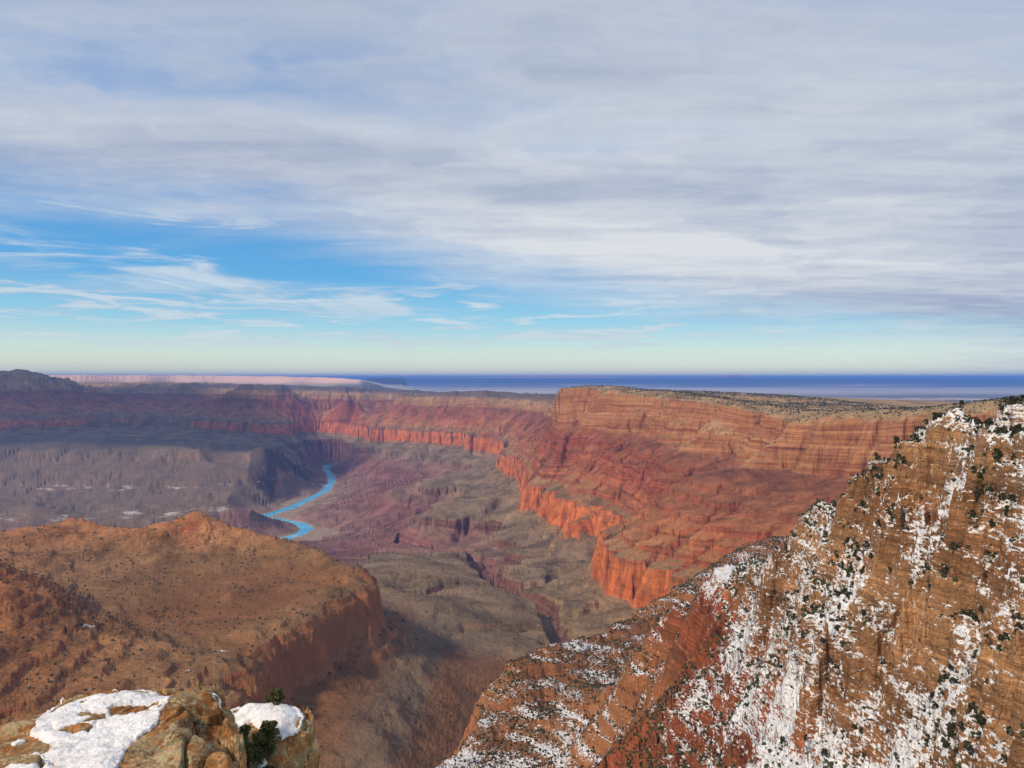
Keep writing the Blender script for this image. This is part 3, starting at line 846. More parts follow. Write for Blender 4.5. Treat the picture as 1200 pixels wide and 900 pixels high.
def tag(o, label=None, cat=None, group=None, kind=None):
    for k, val in (('label', label), ('category', cat), ('group', group), ('kind', kind)):
        if val:
            o[k] = val
    return o


def in_poly(x, y, poly):
    c = np.zeros(x.shape, bool)
    n = len(poly)
    for i in range(n):
        (x1, y1), (x2, y2) = poly[i], poly[(i + 1) % n]
        if y1 == y2:
            continue
        c ^= ((y1 > y) != (y2 > y)) & (x < (x2 - x1) * (y - y1) / (y2 - y1) + x1)
    return c


RIM = [at(648, 470, 7300)[:2]] + [at(*p)[:2] for p in RIMP]
REG = [
    ('hillside', [(-240, 0), (-100, 500), (60, 800), (140, 900), (300, 950), (480, 800), (900, 600), (3000, 600), (3000, 0)],
     'steep buff ledgy hillside dusted with snow, falling away across the lower right', 'hillside'),
    ('terrace', [(-240, 0), (-100, 500), (60, 800), (140, 900), (300, 950), (480, 800), (900, 600), (3000, 600), (3000, 1400), (1600, 1500), (1000, 2350), (700, 2500), (500, 2380), (300, 2000), (150, 1760), (-20, 1560), (-150, 1420), (-240, 1100)],
     'orange-brown terrace streaked with long bands of snow and dark shrubs, ending in a blunt nose', 'terrace'),
    ('red_mesa', [(-240, 0), (-240, 1000), (-330, 1450), (-470, 1800), (-320, 2100), (-290, 2500), (-600, 3000), (-5000, 3000), (-5000, 0)],
     'low red-brown mesa with a small pointed summit and scrub, in front of the river', 'mesa'),
    ('plateau', [(q[0] + 25, q[1] + 60) for q in RIM] + [(20000, 2000), (20000, 21000), (-20000, 21000), (-20000, 18000), (-9000, 17800), (-5800, 16500), (-3500, 15600), (-2300, 14000), (-1500, 12200), (-300, 11200), (300, 10500)],
     'flat tree-speckled tableland behind the canyon rim', 'plateau'),
    ('canyon_wall', RIM + [(3000, 1400), (1600, 1500), (1000, 2350), (650, 2560), (470, 2800), (400, 3300), (470, 3900), (480, 4350), (240, 4500), (60, 5200), (-60, 6000), (-60, 7600), (100, 8700), (430, 8700)],
     'great orange-red cliff wall with a blunt headland, right of centre', 'canyon wall'),
    ('grey_mesa', [(-9000, 6300), (-2350, 6300), (-2500, 7600), (-3000, 8400), (-3300, 9400), (-4200, 9900), (-9000, 9900)],
     'grey-brown flat mesa with a pinkish cliff band and a knob on top, far left', 'mesa'),
    ('dark_hill', [(-2350, 6300), (-2500, 7600), (-3000, 8400), (-3300, 9400), (-2900, 10300), (-2350, 10900), (-2300, 10200), (-2350, 9600), (-2650, 8700), (-2900, 8000), (-2750, 7600), (-2200, 7000)],
     'dark sharp-edged hill on the left bank of the blue river', 'hill'),
    ('cliffs', [(-60, 9300), (600, 8600), (300, 10700), (-300, 11400), (-1500, 12400), (-2300, 14200), (-3500, 15800), (-5800, 16700), (-9000, 18000), (-20000, 18200), (-20000, 10000), (-4300, 10000), (-2800, 10700), (-2600, 12000), (-2000, 11200), (-1300, 10300)],
     'distant banded purple-red canyon walls below the skyline plain', 'cliffs'),
]
xc = (XG[:-1, :-1] + XG[1:, 1:]) / 2; yc = (YG[:-1, :-1] + YG[1:, 1:]) / 2
reg = np.full(xc.shape, -1)
for i in range(len(REG) - 1, -1, -1):
    reg[in_poly(xc, yc, REG[i][1])] = i
idx = np.arange(NCOL * NROW).reshape(NCOL, NROW)
quads = np.stack([idx[:-1, :-1], idx[1:, :-1], idx[1:, 1:], idx[:-1, 1:]], -1)
allv = np.stack([XG, YG, ZG], -1).reshape(-1, 3)
# snow: on the near right-hand slopes, thinning with distance and on the lower benches
pale = smooth(-2100, -2900, XG) * smooth(5900, 6500, YG) * (1 - smooth(9800, 10600, YG))
pale = pale * smooth(-1420, -1330, ZG + 60 * perlin(XG / 400, YG / 400, 5)) * (1 - smooth(-2600, -2300, XG))
zs_ = S(hN) + delta(*GN.xy())
gy_, gx_ = np.gradient(zs_, GN.cell)
lev_ = 1 / np.sqrt(1 + box_blur(gx_, 1) ** 2 + box_blur(gy_, 1) ** 2)
level = GN.sample(lev_, XG, YG)
pale = np.maximum(pale, 0.8 * smooth(-560, -500, XG) * smooth(0, -80, XG) * smooth(3100, 2700, YG) * smooth(-690, -725, ZG))
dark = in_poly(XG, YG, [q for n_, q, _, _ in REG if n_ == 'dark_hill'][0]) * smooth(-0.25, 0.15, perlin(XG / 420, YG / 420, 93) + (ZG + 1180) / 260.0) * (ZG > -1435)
PXG = CX + F * U[:, None] + 0 * XG; PYG = EY - F * ZG / YG
near_hill = in_poly(XG, YG, REG[0][1]); on_terrace = in_poly(XG, YG, REG[1][1])
drift = fbm(XG, YG, 75, 4, 0.55, 71)
low = smooth(-110, -230, ZG) * smooth(120, 190, XG)      # the broad snow low on the hillside
snow_h = 0.99 + 0.50 * drift + 0.30 * low + 0.18 * smooth(-60, -15, ZG) - 0.28 * smooth(-245, -300, ZG) - 0.30 * smooth(690, 760, YG)
bands = fbm(SG / 7.0 + 0.02 * XG, (XG + YG) / 260.0, 1.0, 4, 0.6, 73)
snow_t = 0.56 + 0.8 * bands + 0.18 * smooth(1330, 1180, YG)
snow = np.where(near_hill, snow_h, np.where(on_terrace, snow_t, 0.0)) * smooth(-260, -160, XG)
snow_far = smooth(0.45, 0.62, fbm(XG, YG, 260, 4, 0.55, 81)) * (YG > 2500) * (SG > -30) * (XG > 1500) * 0.95
snow_mesa = smooth(0.33, 0.5, fbm(XG, YG, 120, 4, 0.6, 83)) * smooth(-330, -500, XG) * (YG < 2000) * 0.72
snow = np.maximum(np.maximum(snow, snow_far), snow_mesa)
ochre = np.maximum(smooth(-280, -420, XG) * (1 - smooth(2400, 3000, YG)) * smooth(-560, -640, SG), smooth(-250, -200, XG) * smooth(820, 900, YG) * (1 - smooth(2450, 2600, YG + XG * 0.0)) * smooth(-330, -400, SG) * 0.85)
rust = smooth(100, 500, XG) * smooth(1700, 2300, YG) * (1 - smooth(8200, 9500, YG))
flatq = quads.reshape(-1, 4); regf = reg.ravel()
names = [(n, l, c) for n, _, l, c in REG] + [('canyon_floor', 'grey-olive canyon floor of benches, gullies and dark low cliffs beside the river', 'canyon floor')]
for i, (nm, lab, cat) in enumerate(names):
    q = flatq[regf == (i if i < len(REG) else -1)]
    if not len(q):
        continue
    used, inv = np.unique(q, return_inverse=True)
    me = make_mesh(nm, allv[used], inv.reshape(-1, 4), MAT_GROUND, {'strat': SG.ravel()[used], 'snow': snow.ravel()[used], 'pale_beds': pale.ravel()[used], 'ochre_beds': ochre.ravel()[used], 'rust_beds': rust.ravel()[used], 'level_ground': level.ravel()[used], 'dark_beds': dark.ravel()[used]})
    tag(link(nm, me), lab, cat, kind='structure')

# ----------------------------------------------------------------------------
# camera, sun, sky
# ----------------------------------------------------------------------------
cam = bpy.data.cameras.new('camera'); co = link('camera', cam)
cam.sensor_fit = 'HORIZONTAL'; cam.sensor_width = 36.0; cam.lens = 36.0 * F / 1200.0
cam.clip_start = 0.1; cam.clip_end = 400000
co.rotation_euler = (R(90) - math.atan((450 - EY) / F), 0, 0)
scene.camera = co

# ----------------------------------------------------------------------------
# junipers and scrub
# ----------------------------------------------------------------------------


def foliage_material(name, a, b):
    m, t = new_mat(name)
    pos = t.n('ShaderNodeNewGeometry').outputs['Position']
    inf = t.n('ShaderNodeObjectInfo').outputs['Random']
    n = t.noise(pos, 1.3, 3, 0.6)
    c = t.mix(t.m('ADD', t.m('MULTIPLY', n, 0.7), t.m('MULTIPLY', inf, 0.3)), a, b)
    finish(t, c, 0.8, None, 0.1)
    return m


MAT_LEAF = foliage_material('juniper_foliage', (0.016, 0.022, 0.011), (0.058, 0.062, 0.030))
MAT_SCRUB = foliage_material('dry_scrub', (0.035, 0.040, 0.020), (0.10, 0.092, 0.050))


def bark_material():
    m, t = new_mat('juniper_bark')
    pos = t.n('ShaderNodeNewGeometry').outputs['Position']
    finish(t, t.mix(t.noise(t.vmul(pos, (1, 1, 0.2)), 30, 4, 0.6), (0.09, 0.06, 0.045), (0.22, 0.17, 0.13)), 0.9)
    return m


MAT_BARK = bark_material()


def limb(vs, fs, a, b, ra, rb, k=5):
    a = np.array(a); b = np.array(b); d = b - a; d = d / (np.linalg.norm(d) + 1e-9)
    u = np.cross(d, (0.3, 0.9, 0.2)); u /= np.linalg.norm(u) + 1e-9; w_ = np.cross(d, u)
    o = len(vs)
    for p_, r_ in ((a, ra), (b, rb)):
        for i in range(k):
            th = 2 * math.pi * i / k
            vs.append(tuple(p_ + r_ * (math.cos(th) * u + math.sin(th) * w_)))
    for i in range(k):
        fs.append((o + i, o + (i + 1) % k, o + k + (i + 1) % k, o + k + i))


def bush_parts(seed, height, width, nclump, nleaf, leaf, upright=0.5):
    """branching stems and a crown of many small leaf faces"""
    g = np.random.default_rng(seed)
    vs, fs = [], []
    tips = []
    nst = 3 if upright < 0.8 else 1
    for _ in range(nst):
        a = g.random() * 6.28
        top = np.array([math.cos(a) * width * 0.16, math.sin(a) * width * 0.16, height * 0.5])
        limb(vs, fs, (0, 0, -0.06 * height), top, 0.05 * height, 0.028 * height, 6)
        for _ in range(max(2, nclump // nst)):
            t_ = 0.25 + 0.75 * g.random()
            st = top * t_
            an = g.random() * 6.28
            zz = g.random()
            rr = width * 0.5 * (0.35 + 0.65 * g.random()) * (1.0 - 0.55 * zz * upright * 1.4)
            tip = np.array([math.cos(an) * rr, math.sin(an) * rr, height * (0.16 + 0.76 * zz)])
            limb(vs, fs, st, tip, 0.018 * height, 0.006 * height, 4)
            tips.append(tip)
    lv = []
    for tip in tips:
        r = width * (0.10 + 0.09 * g.random())
        n = nleaf
        d = g.normal(size=(n, 3)); d /= np.linalg.norm(d, axis=1)[:, None]
        c = tip + d * (r * g.random(n) ** 0.45)[:, None] * np.array([1, 1, 0.8])
        u = g.normal(size=(n, 3)); u /= np.linalg.norm(u, axis=1)[:, None]
        v_ = np.cross(u, g.normal(size=(n, 3))); v_ /= np.linalg.norm(v_, axis=1)[:, None]
        L = leaf * (0.6 + 0.8 * g.random(n))[:, None]
        lv.append(np.stack([c - u * L, c + v_ * L * 0.5, c + u * L, c - v_ * L * 0.5], 1).reshape(-1, 3))
    lv = np.concatenate(lv)
    lf = np.arange(len(lv)).reshape(-1, 4)
    return (np.array(vs), np.array(fs)), (lv, lf)


_ico = None


def ico():
    global _ico
    if _ico is None:
        import bmesh
        bm = bmesh.new(); bmesh.ops.create_icosphere(bm, subdivisions=1, radius=1.0)
        _ico = (np.array([tuple(q.co) for q in bm.verts]), np.array([[q.index for q in f.verts] for f in bm.faces])); bm.free()
    return _ico


def ground_normal(x, y, e=3.0):
    zx = (land(x + e, y)[0] - land(x - e, y)[0]) / (2 * e)
    zy = (land(x, y + e)[0] - land(x, y - e)[0]) / (2 * e)
    return 1 / np.sqrt(1 + zx * zx + zy * zy)


def seen(x, y, z):
    """is the point in the open as seen from the origin (along the sheet of land)"""
    u = x / y
    ok = np.abs((x / y * F + CX) - 600) < 640
    res = ok.copy()
    ti = np.linspace(0.0, 0.985, 90)
    ci = np.clip(np.searchsorted(U, u), 0, NCOL - 1)
    for i in range(0, len(x), 4000):
        sl_ = slice(i, i + 4000)
        yy_ = 60 + (y[sl_, None] - 60) * ti[None]
        zz_, _ = land(u[sl_, None] * yy_, yy_, False)
        res[sl_] &= (zz_ / yy_).max(1) < (z[sl_] / y[sl_] + 0.004)
    return res


def scatter(n, x0, x1, y0, y1, minn, seed, keep=None, u_uniform=False):
    g = np.random.default_rng(seed)
    y = y0 + (y1 - y0) * g.random(n)
    x = x0 + (x1 - x0) * g.random(n)
    m = (np.abs(x / y * F) < 650)
    x, y = x[m], y[m]
    z, s_ = land(x, y)
    dn = smooth(-0.25, 0.35, fbm(x, y, 140, 4, 0.6, seed + 3))
    nz = ground_normal(x, y)
    m = (nz > minn + 0.12 * g.random(len(x))) & (g.random(len(x)) < 0.25 + 0.75 * dn)
    if keep is not None:
        m &= keep(x, y, z, s_)
    x, y, z = x[m], y[m], z[m]
    v_ = seen(x, y, z)
    return x[v_], y[v_], z[v_]


def mass(name, x, y, z, size, mat, label, cat, seed):
    """ground cover: one mesh of ragged clumps"""
    g = np.random.default_rng(seed)
    v0, f0 = ico()
    n = len(x); k = len(v0)
    jit = 1 + g.normal(size=(n, k, 1)) * 0.22
    sc = size[:, None, None] * np.array([1, 1, 0.85]) * (0.8 + 0.4 * g.random((n, 1, 3)))
    v = v0[None] * jit * sc
    v = v + np.stack([x, y, z + size * 0.45], -1)[:, None, :]
    f = f0[None] + (np.arange(n) * k)[:, None, None]
    return tag(link(name, make_mesh(name, v.reshape(-1, 3), f.reshape(-1, 3), mat, smooth_shade=False)), label, cat, kind='stuff')


def plants():
    # near hillside
    xa, ya, za = scatter(75000, 60, 420, 250, 830, 0.33, 12, lambda a, b, c, s_: in_poly(a, b, REG[0][1]))
    x, y, z = scatter(210000, -300, 900, 450, 2400, 0.5, 11, lambda a, b, c, s_: in_poly(a, b, REG[1][1]) & (c > -640))
    x, y, z = np.concatenate([xa, x]), np.concatenate([ya, y]), np.concatenate([za, z])
    g = np.random.default_rng(5)
    size = (0.6 + 1.7 * g.random(len(x)) ** 2.5) * (1 + 0.25 * smooth(900, 1200, y))
    px = CX + F * x / y; py = EY - F * z / y
    app = size / y + 1e-5
    app[(px < 0) | (px > 1200) | (py > 898)] = 0
    order = np.argsort(-app)
    big = order[:290]; rest = order[290:]
    protos = []
    for i in range(10):
        (v1, f1), (v2, f2) = bush_parts(100 + i, 2.0, 2.0, 12 + i % 4, 44, 0.16, 0.3 + 0.06 * i)
        v = np.concatenate([v1, v2]); f = np.concatenate([f1, f2 + len(v1)])
        me = make_mesh('juniper', v, f, [MAT_LEAF, MAT_BARK], smooth_shade=False)
        mi = np.zeros(len(f), np.int32); mi[:len(f1)] = 1
        me.polygons.foreach_set('material_index', mi)
        protos.append(me)
    zones = [
        (lambda a, b: b < 545 - (a - 1040) * 0.25, 'dark juniper on the snowy skyline crest of the buff hillside', 'junipers along the skyline crest'),
        (lambda a, b: (a > 930) & (b < 680), 'dark juniper among the thin snow-streaked ledges high on the hillside', 'junipers on the high ledges'),
        (lambda a, b: (a > 900) & (b < 800), 'dark juniper among buff rock towers and broken snow halfway down the hillside', 'junipers among the rock towers'),
        (lambda a, b: (a > 900), 'dark juniper in the broad snow below the buff rock towers', 'junipers in the lower snow'),
        (lambda a, b: (b > -10), 'small dark juniper on the orange slope with long snow bands', 'junipers on the banded orange slope')]
    for j in big:
        o = link('juniper', protos[int(g.integers(10))])
        s_ = float(size[j])
        o.location = (x[j], y[j], z[j] - 0.1); o.rotation_euler = (0, 0, g.random() * 6.28); o.scale = (s_, s_, s_ * (0.85 + 0.4 * g.random()))
        for fn, lab, grp in zones:
            if fn(px[j], py[j]):
                tag(o, lab, 'juniper', grp); break
    mass('scrub', x[rest], y[rest], z[rest], size[rest] * 0.85, MAT_LEAF, 'countless small dark junipers dotted over the snowy hillside', 'scrub', 21)
    # red mesa
    x, y, z = scatter(16000, -2200, -200, 1100, 3000, 0.62, 31, lambda a, b, c, s_: in_poly(a, b, REG[2][1]))
    size = 0.9 + 2.6 * g.random(len(x)) ** 3
    mass('scrub', x, y, z, size, MAT_SCRUB, 'low dry scrub dotted over the red mesa', 'scrub', 22)
    # slopes of the side canyon and the big wall, and the wooded tableland
    x, y, z = scatter(9000, -600, 1700, 1600, 4200, 0.62, 41, lambda a, b, c, s_: (c < -300))
    size = 0.9 + 2.6 * g.random(len(x)) ** 3
    mass('scrub', x, y, z, size, MAT_SCRUB, 'sparse scrub on the slopes of the side canyon', 'scrub', 23)
    x, y, z = scatter(26000, 400, 2600, 2400, 7000, 0.8, 51, lambda a, b, c, s_: (s_ > -140))
    size = 2.6 + 2.2 * g.random(len(x))
    mass('scrub', x, y, z, size, MAT_LEAF, 'dark pinyon woodland speckling the tableland behind the rim', 'woodland', 24)


plants()

# ----------------------------------------------------------------------------
# the rock ledge at our feet and the split-off pillar beside it
# ----------------------------------------------------------------------------


def rock_material(name, warm):
    m, t = new_mat(name)
    geo = t.n('ShaderNodeNewGeometry'); pos = geo.outputs['Position']
    sn = t.n('ShaderNodeSeparateXYZ'); t.l(geo.outputs['Normal'], sn.inputs[0])
    a = t.noise(pos, 1.1, 6, 0.6, 0.5); b = t.noise(pos, 4.5, 7, 0.65, 0.3); c = t.noise(pos, 17, 6, 0.7); d = t.noise(pos, 60, 4, 0.7)
    lay = t.noise(t.vmul(pos, (0.6, 0.6, 7.0)), 1.0, 6, 0.65, 0.8)
    col = t.ramp(t.m('ADD', t.m('MULTIPLY', a, 0.5), t.m('MULTIPLY', lay, 0.5)), [(0.34, (0.13, 0.065, 0.03)), (0.44, (0.30, 0.13, 0.045)), (0.50, (0.40, 0.21, 0.085)), (0.57, (0.47, 0.33, 0.18)), (0.68, (0.55, 0.46, 0.32))])
    col = t.mix(t.m('MULTIPLY', t.step(0.5, 0.62, b), warm), col, (0.40, 0.16, 0.05))
    # grey-green lichen in crusts
    lich = t.m('MULTIPLY', t.step(0.45, 0.56, t.noise(pos, 2.3, 7, 0.7)), t.step(0.40, 0.54, c))
    col = t.mix(t.m('MULTIPLY', lich, 0.8), col, t.mix(d, (0.28, 0.27, 0.15), (0.50, 0.47, 0.34)))
    # black weathering stain
    col = t.mix(t.m('MULTIPLY', t.step(0.58, 0.68, t.noise(pos, 5.0, 7, 0.72)), 0.75), col, (0.06, 0.045, 0.035))
    k = t.rng(d, 0.3, 0.7, 0.8, 1.2)
    col = t.mix(1.0, col, t.comb(k, k, k), 'MULTIPLY')
    bm_ = t.n('ShaderNodeBump'); bm_.inputs['Strength'].default_value = 0.9; bm_.inputs['Distance'].default_value = 0.07
    vo = t.n('ShaderNodeTexVoronoi', feature='DISTANCE_TO_EDGE'); vo.inputs['Scale'].default_value = 2.0
    wv = t.n('ShaderNodeVectorMath', operation='ADD'); t.l(t.vmul(pos, (1, 1, 1.6)), wv.inputs[0]); t.l(t.comb(b, t.m('MULTIPLY', b, 1.3), c), wv.inputs[1]); t.l(wv.outputs[0], vo.inputs['Vector'])
    h = t.m('ADD', t.m('MULTIPLY', b, 1.1), t.m('ADD', t.m('MULTIPLY', c, 0.6), t.m('ADD', t.m('MULTIPLY', d, 0.2), t.m('MULTIPLY', t.step(0.0, 0.09, vo.outputs['Distance']), 0.45))))
    t.l(h, bm_.inputs['Height'])
    finish(t, col, 0.9, bm_.outputs[0], 0.15)
    return m


def snow_material():
    m, t = new_mat('old_snow')
    pos = t.n('ShaderNodeNewGeometry').outputs['Position']
    a = t.noise(pos, 1.6, 5, 0.6); b = t.noise(pos, 14, 5, 0.65)
    col = t.mix(t.step(0.45, 0.7, t.noise(pos, 2.6, 7, 0.7)), (0.70, 0.72, 0.76), (0.48, 0.48, 0.49))
    bp = t.n('ShaderNodeBump'); bp.inputs['Strength'].default_value = 0.9; bp.inputs['Distance'].default_value = 0.12
    t.l(t.m('ADD', t.m('MULTIPLY', a, 1.4), t.m('MULTIPLY', b, 0.35)), bp.inputs['Height'])
    bs = finish(t, col, 0.55, bp.outputs[0], 0.25)
    bs.inputs['Subsurface Weight'].default_value = 0.2
    bs.inputs['Subsurface Radius'].default_value = (0.05, 0.06, 0.08)
    return m


MAT_SNOW = snow_material()


def poly_dist(x, y, poly):
    """signed distance, positive inside"""
    d = np.full(x.shape, 1e9); n = len(poly)
    for i in range(n):
        (ax, ay), (bx, by) = poly[i][:2], poly[(i + 1) % n][:2]
        L2 = (bx - ax) ** 2 + (by - ay) ** 2 + 1e-12
        t_ = np.clip(((x - ax) * (bx - ax) + (y - ay) * (by - ay)) / L2, 0, 1)
        d = np.minimum(d, np.hypot(x - ax - t_ * (bx - ax), y - ay - t_ * (by - ay)))
    return np.where(in_poly(x, y, [p[:2] for p in poly]), d, -d)


def outline(pts, z):
    """plan outline of a level top seen at these places of the frame"""
    out = []
    for px, py in pts:
        D = z * F / (EY - py)
        out.append(((px - CX) / F * D, D))
    return out


def rock_top(x, y, poly, z0, seed, lump, depth, wav=1.0):
    d = poly_dist(x, y, poly) + 0.16 * wav * fbm(x, y, 0.9, 4, 0.55, seed) + 0.05 * fbm(x, y, 0.25, 3, 0.5, seed + 4)
    cv, cb = cells(x + 0.25 * perlin(x / 0.5, y / 0.5, seed + 7), y + 0.2 * perlin(x / 0.4, y / 0.4, seed + 8), 0.62, seed + 9)
    z = z0 + lump * (0.75 * fbm(x, y, 1.3, 5, 0.5, seed + 10) + 0.7 * (cv - 0.5) - 0.45 * (1 - smooth(0, 0.13, cb)))
    z = z + 0.05 * wav * fbm(x, y, 0.22, 3, 0.6, seed + 20, True)
    z = ledges(z, 0.17, 0.7 * perlin(x / 0.9, y / 0.9, seed + 21), 0.75 * (wav - 0.3) / 0.7, 0.6)
    side = -np.maximum(-d, 0) * 5.5
    side = side + 0.16 * np.sin(side * 2.3 + 2 * perlin(x / 0.8, y / 0.8, seed + 12))
    z = z + np.where(d < 0, np.maximum(side, -depth), 0) - 0.12 * (1 - smooth(0.0, 0.22, d)) * (d > 0) - 0.12 * (d <= 0)
    return z, d


def rock_mesh(name, x0, x1, y0, y1, cell, fn, mat, parent):
    nx, ny = int((x1 - x0) / cell), int((y1 - y0) / cell)
    X_, Y_ = np.meshgrid(np.linspace(x0, x1, nx), np.linspace(y0, y1, ny))
    Z_, D_ = fn(X_, Y_)
    steep = smooth(0.05, -0.3, D_)
    Xo = X_ + steep * (0.16 * perlin(Y_ / 0.5 + 3, Z_ / 0.35, 301) + 0.07 * perlin(Y_ / 0.17, Z_ / 0.11, 302))
    Yo = Y_ + steep * (0.14 * perlin(X_ / 0.5 + 9, Z_ / 0.35, 303) + 0.06 * perlin(X_ / 0.17, Z_ / 0.12, 304))
    idx = np.arange(nx * ny).reshape(ny, nx)
    q = np.stack([idx[:-1, :-1], idx[:-1, 1:], idx[1:, 1:], idx[1:, :-1]], -1)
    keep = (D_[:-1, :-1] > -9)
    return link(name, make_mesh(name, np.stack([Xo, Yo, Z_], -1).reshape(-1, 3), q[keep].reshape(-1, 4), mat), parent), X_, Y_, Z_, D_, idx


def snow_mesh(name, X_, Y_, Z_, polys, holes, thick, parent, seed, rock_d):
    d = np.full(X_.shape, -9.0)
    for p in polys:
        d = np.maximum(d, poly_dist(X_, Y_, p))
    d = d + 0.07 * fbm(X_, Y_, 0.5, 4, 0.6, seed) + 0.04 * fbm(X_, Y_, 0.14, 3, 0.6, seed + 3)
    for (hx, hy, hr, hs) in holes:
        e = np.hypot((X_ - hx) / hs, Y_ - hy) - hr + 0.09 * fbm(X_, Y_, 0.35, 3, 0.6, seed + 5)
        d = np.minimum(d, e)
    d = np.minimum(d, rock_d - 0.13)
    base = box_blur(box_blur(Z_, 9), 9)
    th = np.where(d > 0, thick * np.sqrt(np.clip(d / 0.35, 0, 1)) + 0.05 * fbm(X_, Y_, 0.8, 5, 0.55, seed + 6) + 0.03 * fbm(X_ + Y_, (X_ - Y_) * 2.5, 0.6, 3, 0.5, seed + 7, True), -0.10)
    w = smooth(0.0, 0.12, d)
    zs = np.maximum(base * w + Z_ * (1 - w) + th, Z_ - 0.12)
    ny, nx = X_.shape
    idx = np.arange(nx * ny).reshape(ny, nx)
    q = np.stack([idx[:-1, :-1], idx[:-1, 1:], idx[1:, 1:], idx[1:, :-1]], -1)
    ok = d > -0.04
    keep = (ok[:-1, :-1] & ok[1:, 1:] & ok[:-1, 1:] & ok[1:, :-1]).ravel()
    q = q.reshape(-1, 4)[keep]
    used, inv = np.unique(q, return_inverse=True)
    v = np.stack([X_, Y_, zs], -1).reshape(-1, 3)[used]
    return link(name, make_mesh(name, v, inv.reshape(-1, 4), MAT_SNOW), parent)


def ledge():
    z0 = -4.7
    out = outline([(-60, 846), (0, 842), (30, 836), (50, 829), (62, 818), (110, 807), (165, 802), (180, 800), (205, 796), (232, 789), (258, 792), (272, 800), (277, 830), (279, 860), (281, 900), (283, 1000), (-60, 1000)], z0)
    mat = rock_material('lichen_rock', 0.8)
    e = link('rock_ledge', None, None, (-5.0, 9.5, z0))
    tag(e, 'broad flat rock ledge close by, lichen-crusted and half covered by an old snow drift', 'rock ledge')
    inv = (5.0, -9.5, -z0)

    def top(x, y):
        z, d = rock_top(x, y, out, z0, 401, 0.12 + 0.26 * smooth(150, 235, CX + F * x / y), 16, 0.7)
        # the right-hand third steps down towards the gap
        px = CX + F * x / y
        k = smooth(190, 275, px + 18 * perlin(x / 0.5, y / 0.5, 409))
        return z - 0.20 * k, d
    body, X_, Y_, Z_, D_, idx = rock_mesh('rock', -9.3, -2.4, 6.4, 13.6, 0.024, top, mat, e)
    body.location = inv
    def pl(pts):
        return outline(pts, z0 + 0.05)
    main = pl([(48, 834), (62, 819), (108, 807), (160, 801), (178, 803), (208, 812), (200, 822), (198, 834), (183, 842), (184, 852), (165, 862), (150, 876), (138, 890), (130, 905), (125, 960), (-30, 960), (-20, 925), (10, 897), (45, 880), (62, 872), (48, 862), (33, 855), (40, 844)])
    s2 = pl([(220, 793), (238, 789), (248, 795), (242, 799), (228, 799)]); s3 = pl([(240, 800), (258, 797), (273, 796), (272, 802), (252, 803)])
    s4 = pl([(10, 864), (22, 858), (30, 862), (14, 868)])

    def hole(px, py, r, st):
        (x, y), = pl([(px, py)])
        return (x, y, r, st)
    sn = snow_mesh('snow_cover', X_, Y_, Z_, [main, s2, s3, s4], [hole(88, 849, 0.11, 2.6), hole(155, 828, 0.16, 2.4), hole(108, 835, 0.05, 2.5), hole(30, 893, 0.10, 2.5), hole(60, 907, 0.10, 2.5)], 0.055, e, 431, D_)
    sn.location = inv
    sn['label'] = 'wind-crusted old snow with rusty rock poking through'

    # the pillar beyond the gap
    z1 = -5.9
    out2 = outline([(258, 834), (288, 822), (334, 822), (360, 829), (366, 840), (362, 851), (346, 860), (335, 867), (324, 876), (328, 886), (300, 905), (262, 905)], z1)
    e2 = link('rock_pillar', None, None, (-4.2, 12.6, z1))
    tag(e2, 'blocky brown rock pillar with a snowy flat top, just beyond the lichen-crusted ledge', 'rock pillar')
    inv2 = (4.2, -12.6, -z1)
    mat2 = rock_material('brown_rock', 0.35)

    def top2(x, y):
        z, d = rock_top(x, y, out2, z1, 501, 0.07, 22, 0.35)
        px = CX + F * x / y
        # lower shelf at the near left corner
        k = smooth(12.35, 11.9, y + 0.35 * (x + 4.2) + 0.2 * perlin(x / 0.4, y / 0.4, 511))
        return z - 0.35 * k, d
    body2, X2, Y2, Z2, D2, idx2 = rock_mesh('rock', -6.3, -2.6, 9.6, 15.6, 0.022, top2, mat2, e2)
    body2.location = inv2
    def pl2(pts):
        return outline(pts, z1 + 0.05)
    c1 = pl2([(258, 838), (285, 823), (333, 823), (357, 831), (362, 842), (357, 850), (342, 857), (335, 864), (322, 858), (312, 858), (304, 850), (292, 846), (276, 850), (262, 852)])
    c2 = pl2([(262, 902), (280, 884), (296, 880), (306, 868), (312, 872), (300, 886), (292, 900)])
    sn2 = snow_mesh('snow_cap', X2, Y2, Z2, [c1, c2], [], 0.15, e2, 531, D2)
    sn2.location = inv2

    def bush(px, py, h, w_, seed, label, up, nleaf, D=None):
        D = z1 * F / (EY - py) if D is None else D
        x = (px - CX) / F * D
        zz_, _ = top2(np.array([x]), np.array([D]))
        zb = float(zz_[0])
        r = link('juniper_bush', None, None, (x, D, zb)); tag(r, label, 'bush', 'junipers on the rock pillar')
        (v1, f1), (v2, f2) = bush_parts(seed, h, w_, 26, nleaf, 0.022, up)
        link('stems', make_mesh('stems', v1, f1, MAT_BARK, smooth_shade=False), r)
        link('foliage', make_mesh('foliage', v2, f2, MAT_BUSH, smooth_shade=False), r)
    bush(323, 833, 0.36, 0.42, 601, 'small upright grey-green pine sapling on the snowy top of the rock pillar', 0.9, 150)
    bush(287, 882, 0.72, 0.75, 602, 'largest dark green juniper bush, in the gap between ledge and pillar', 0.4, 200)
    bush(314, 868, 0.52, 0.44, 603, 'middle-sized dark juniper bush beside the snow edge on the rock pillar', 0.6, 180)
    bush(307, 897, 0.40, 0.46, 604, 'low olive juniper bush on the pillar, lowest of the bushes there', 0.3, 200)


MAT_BUSH = foliage_material('bush_foliage', (0.030, 0.042, 0.015), (0.13, 0.135, 0.055))
ledge()

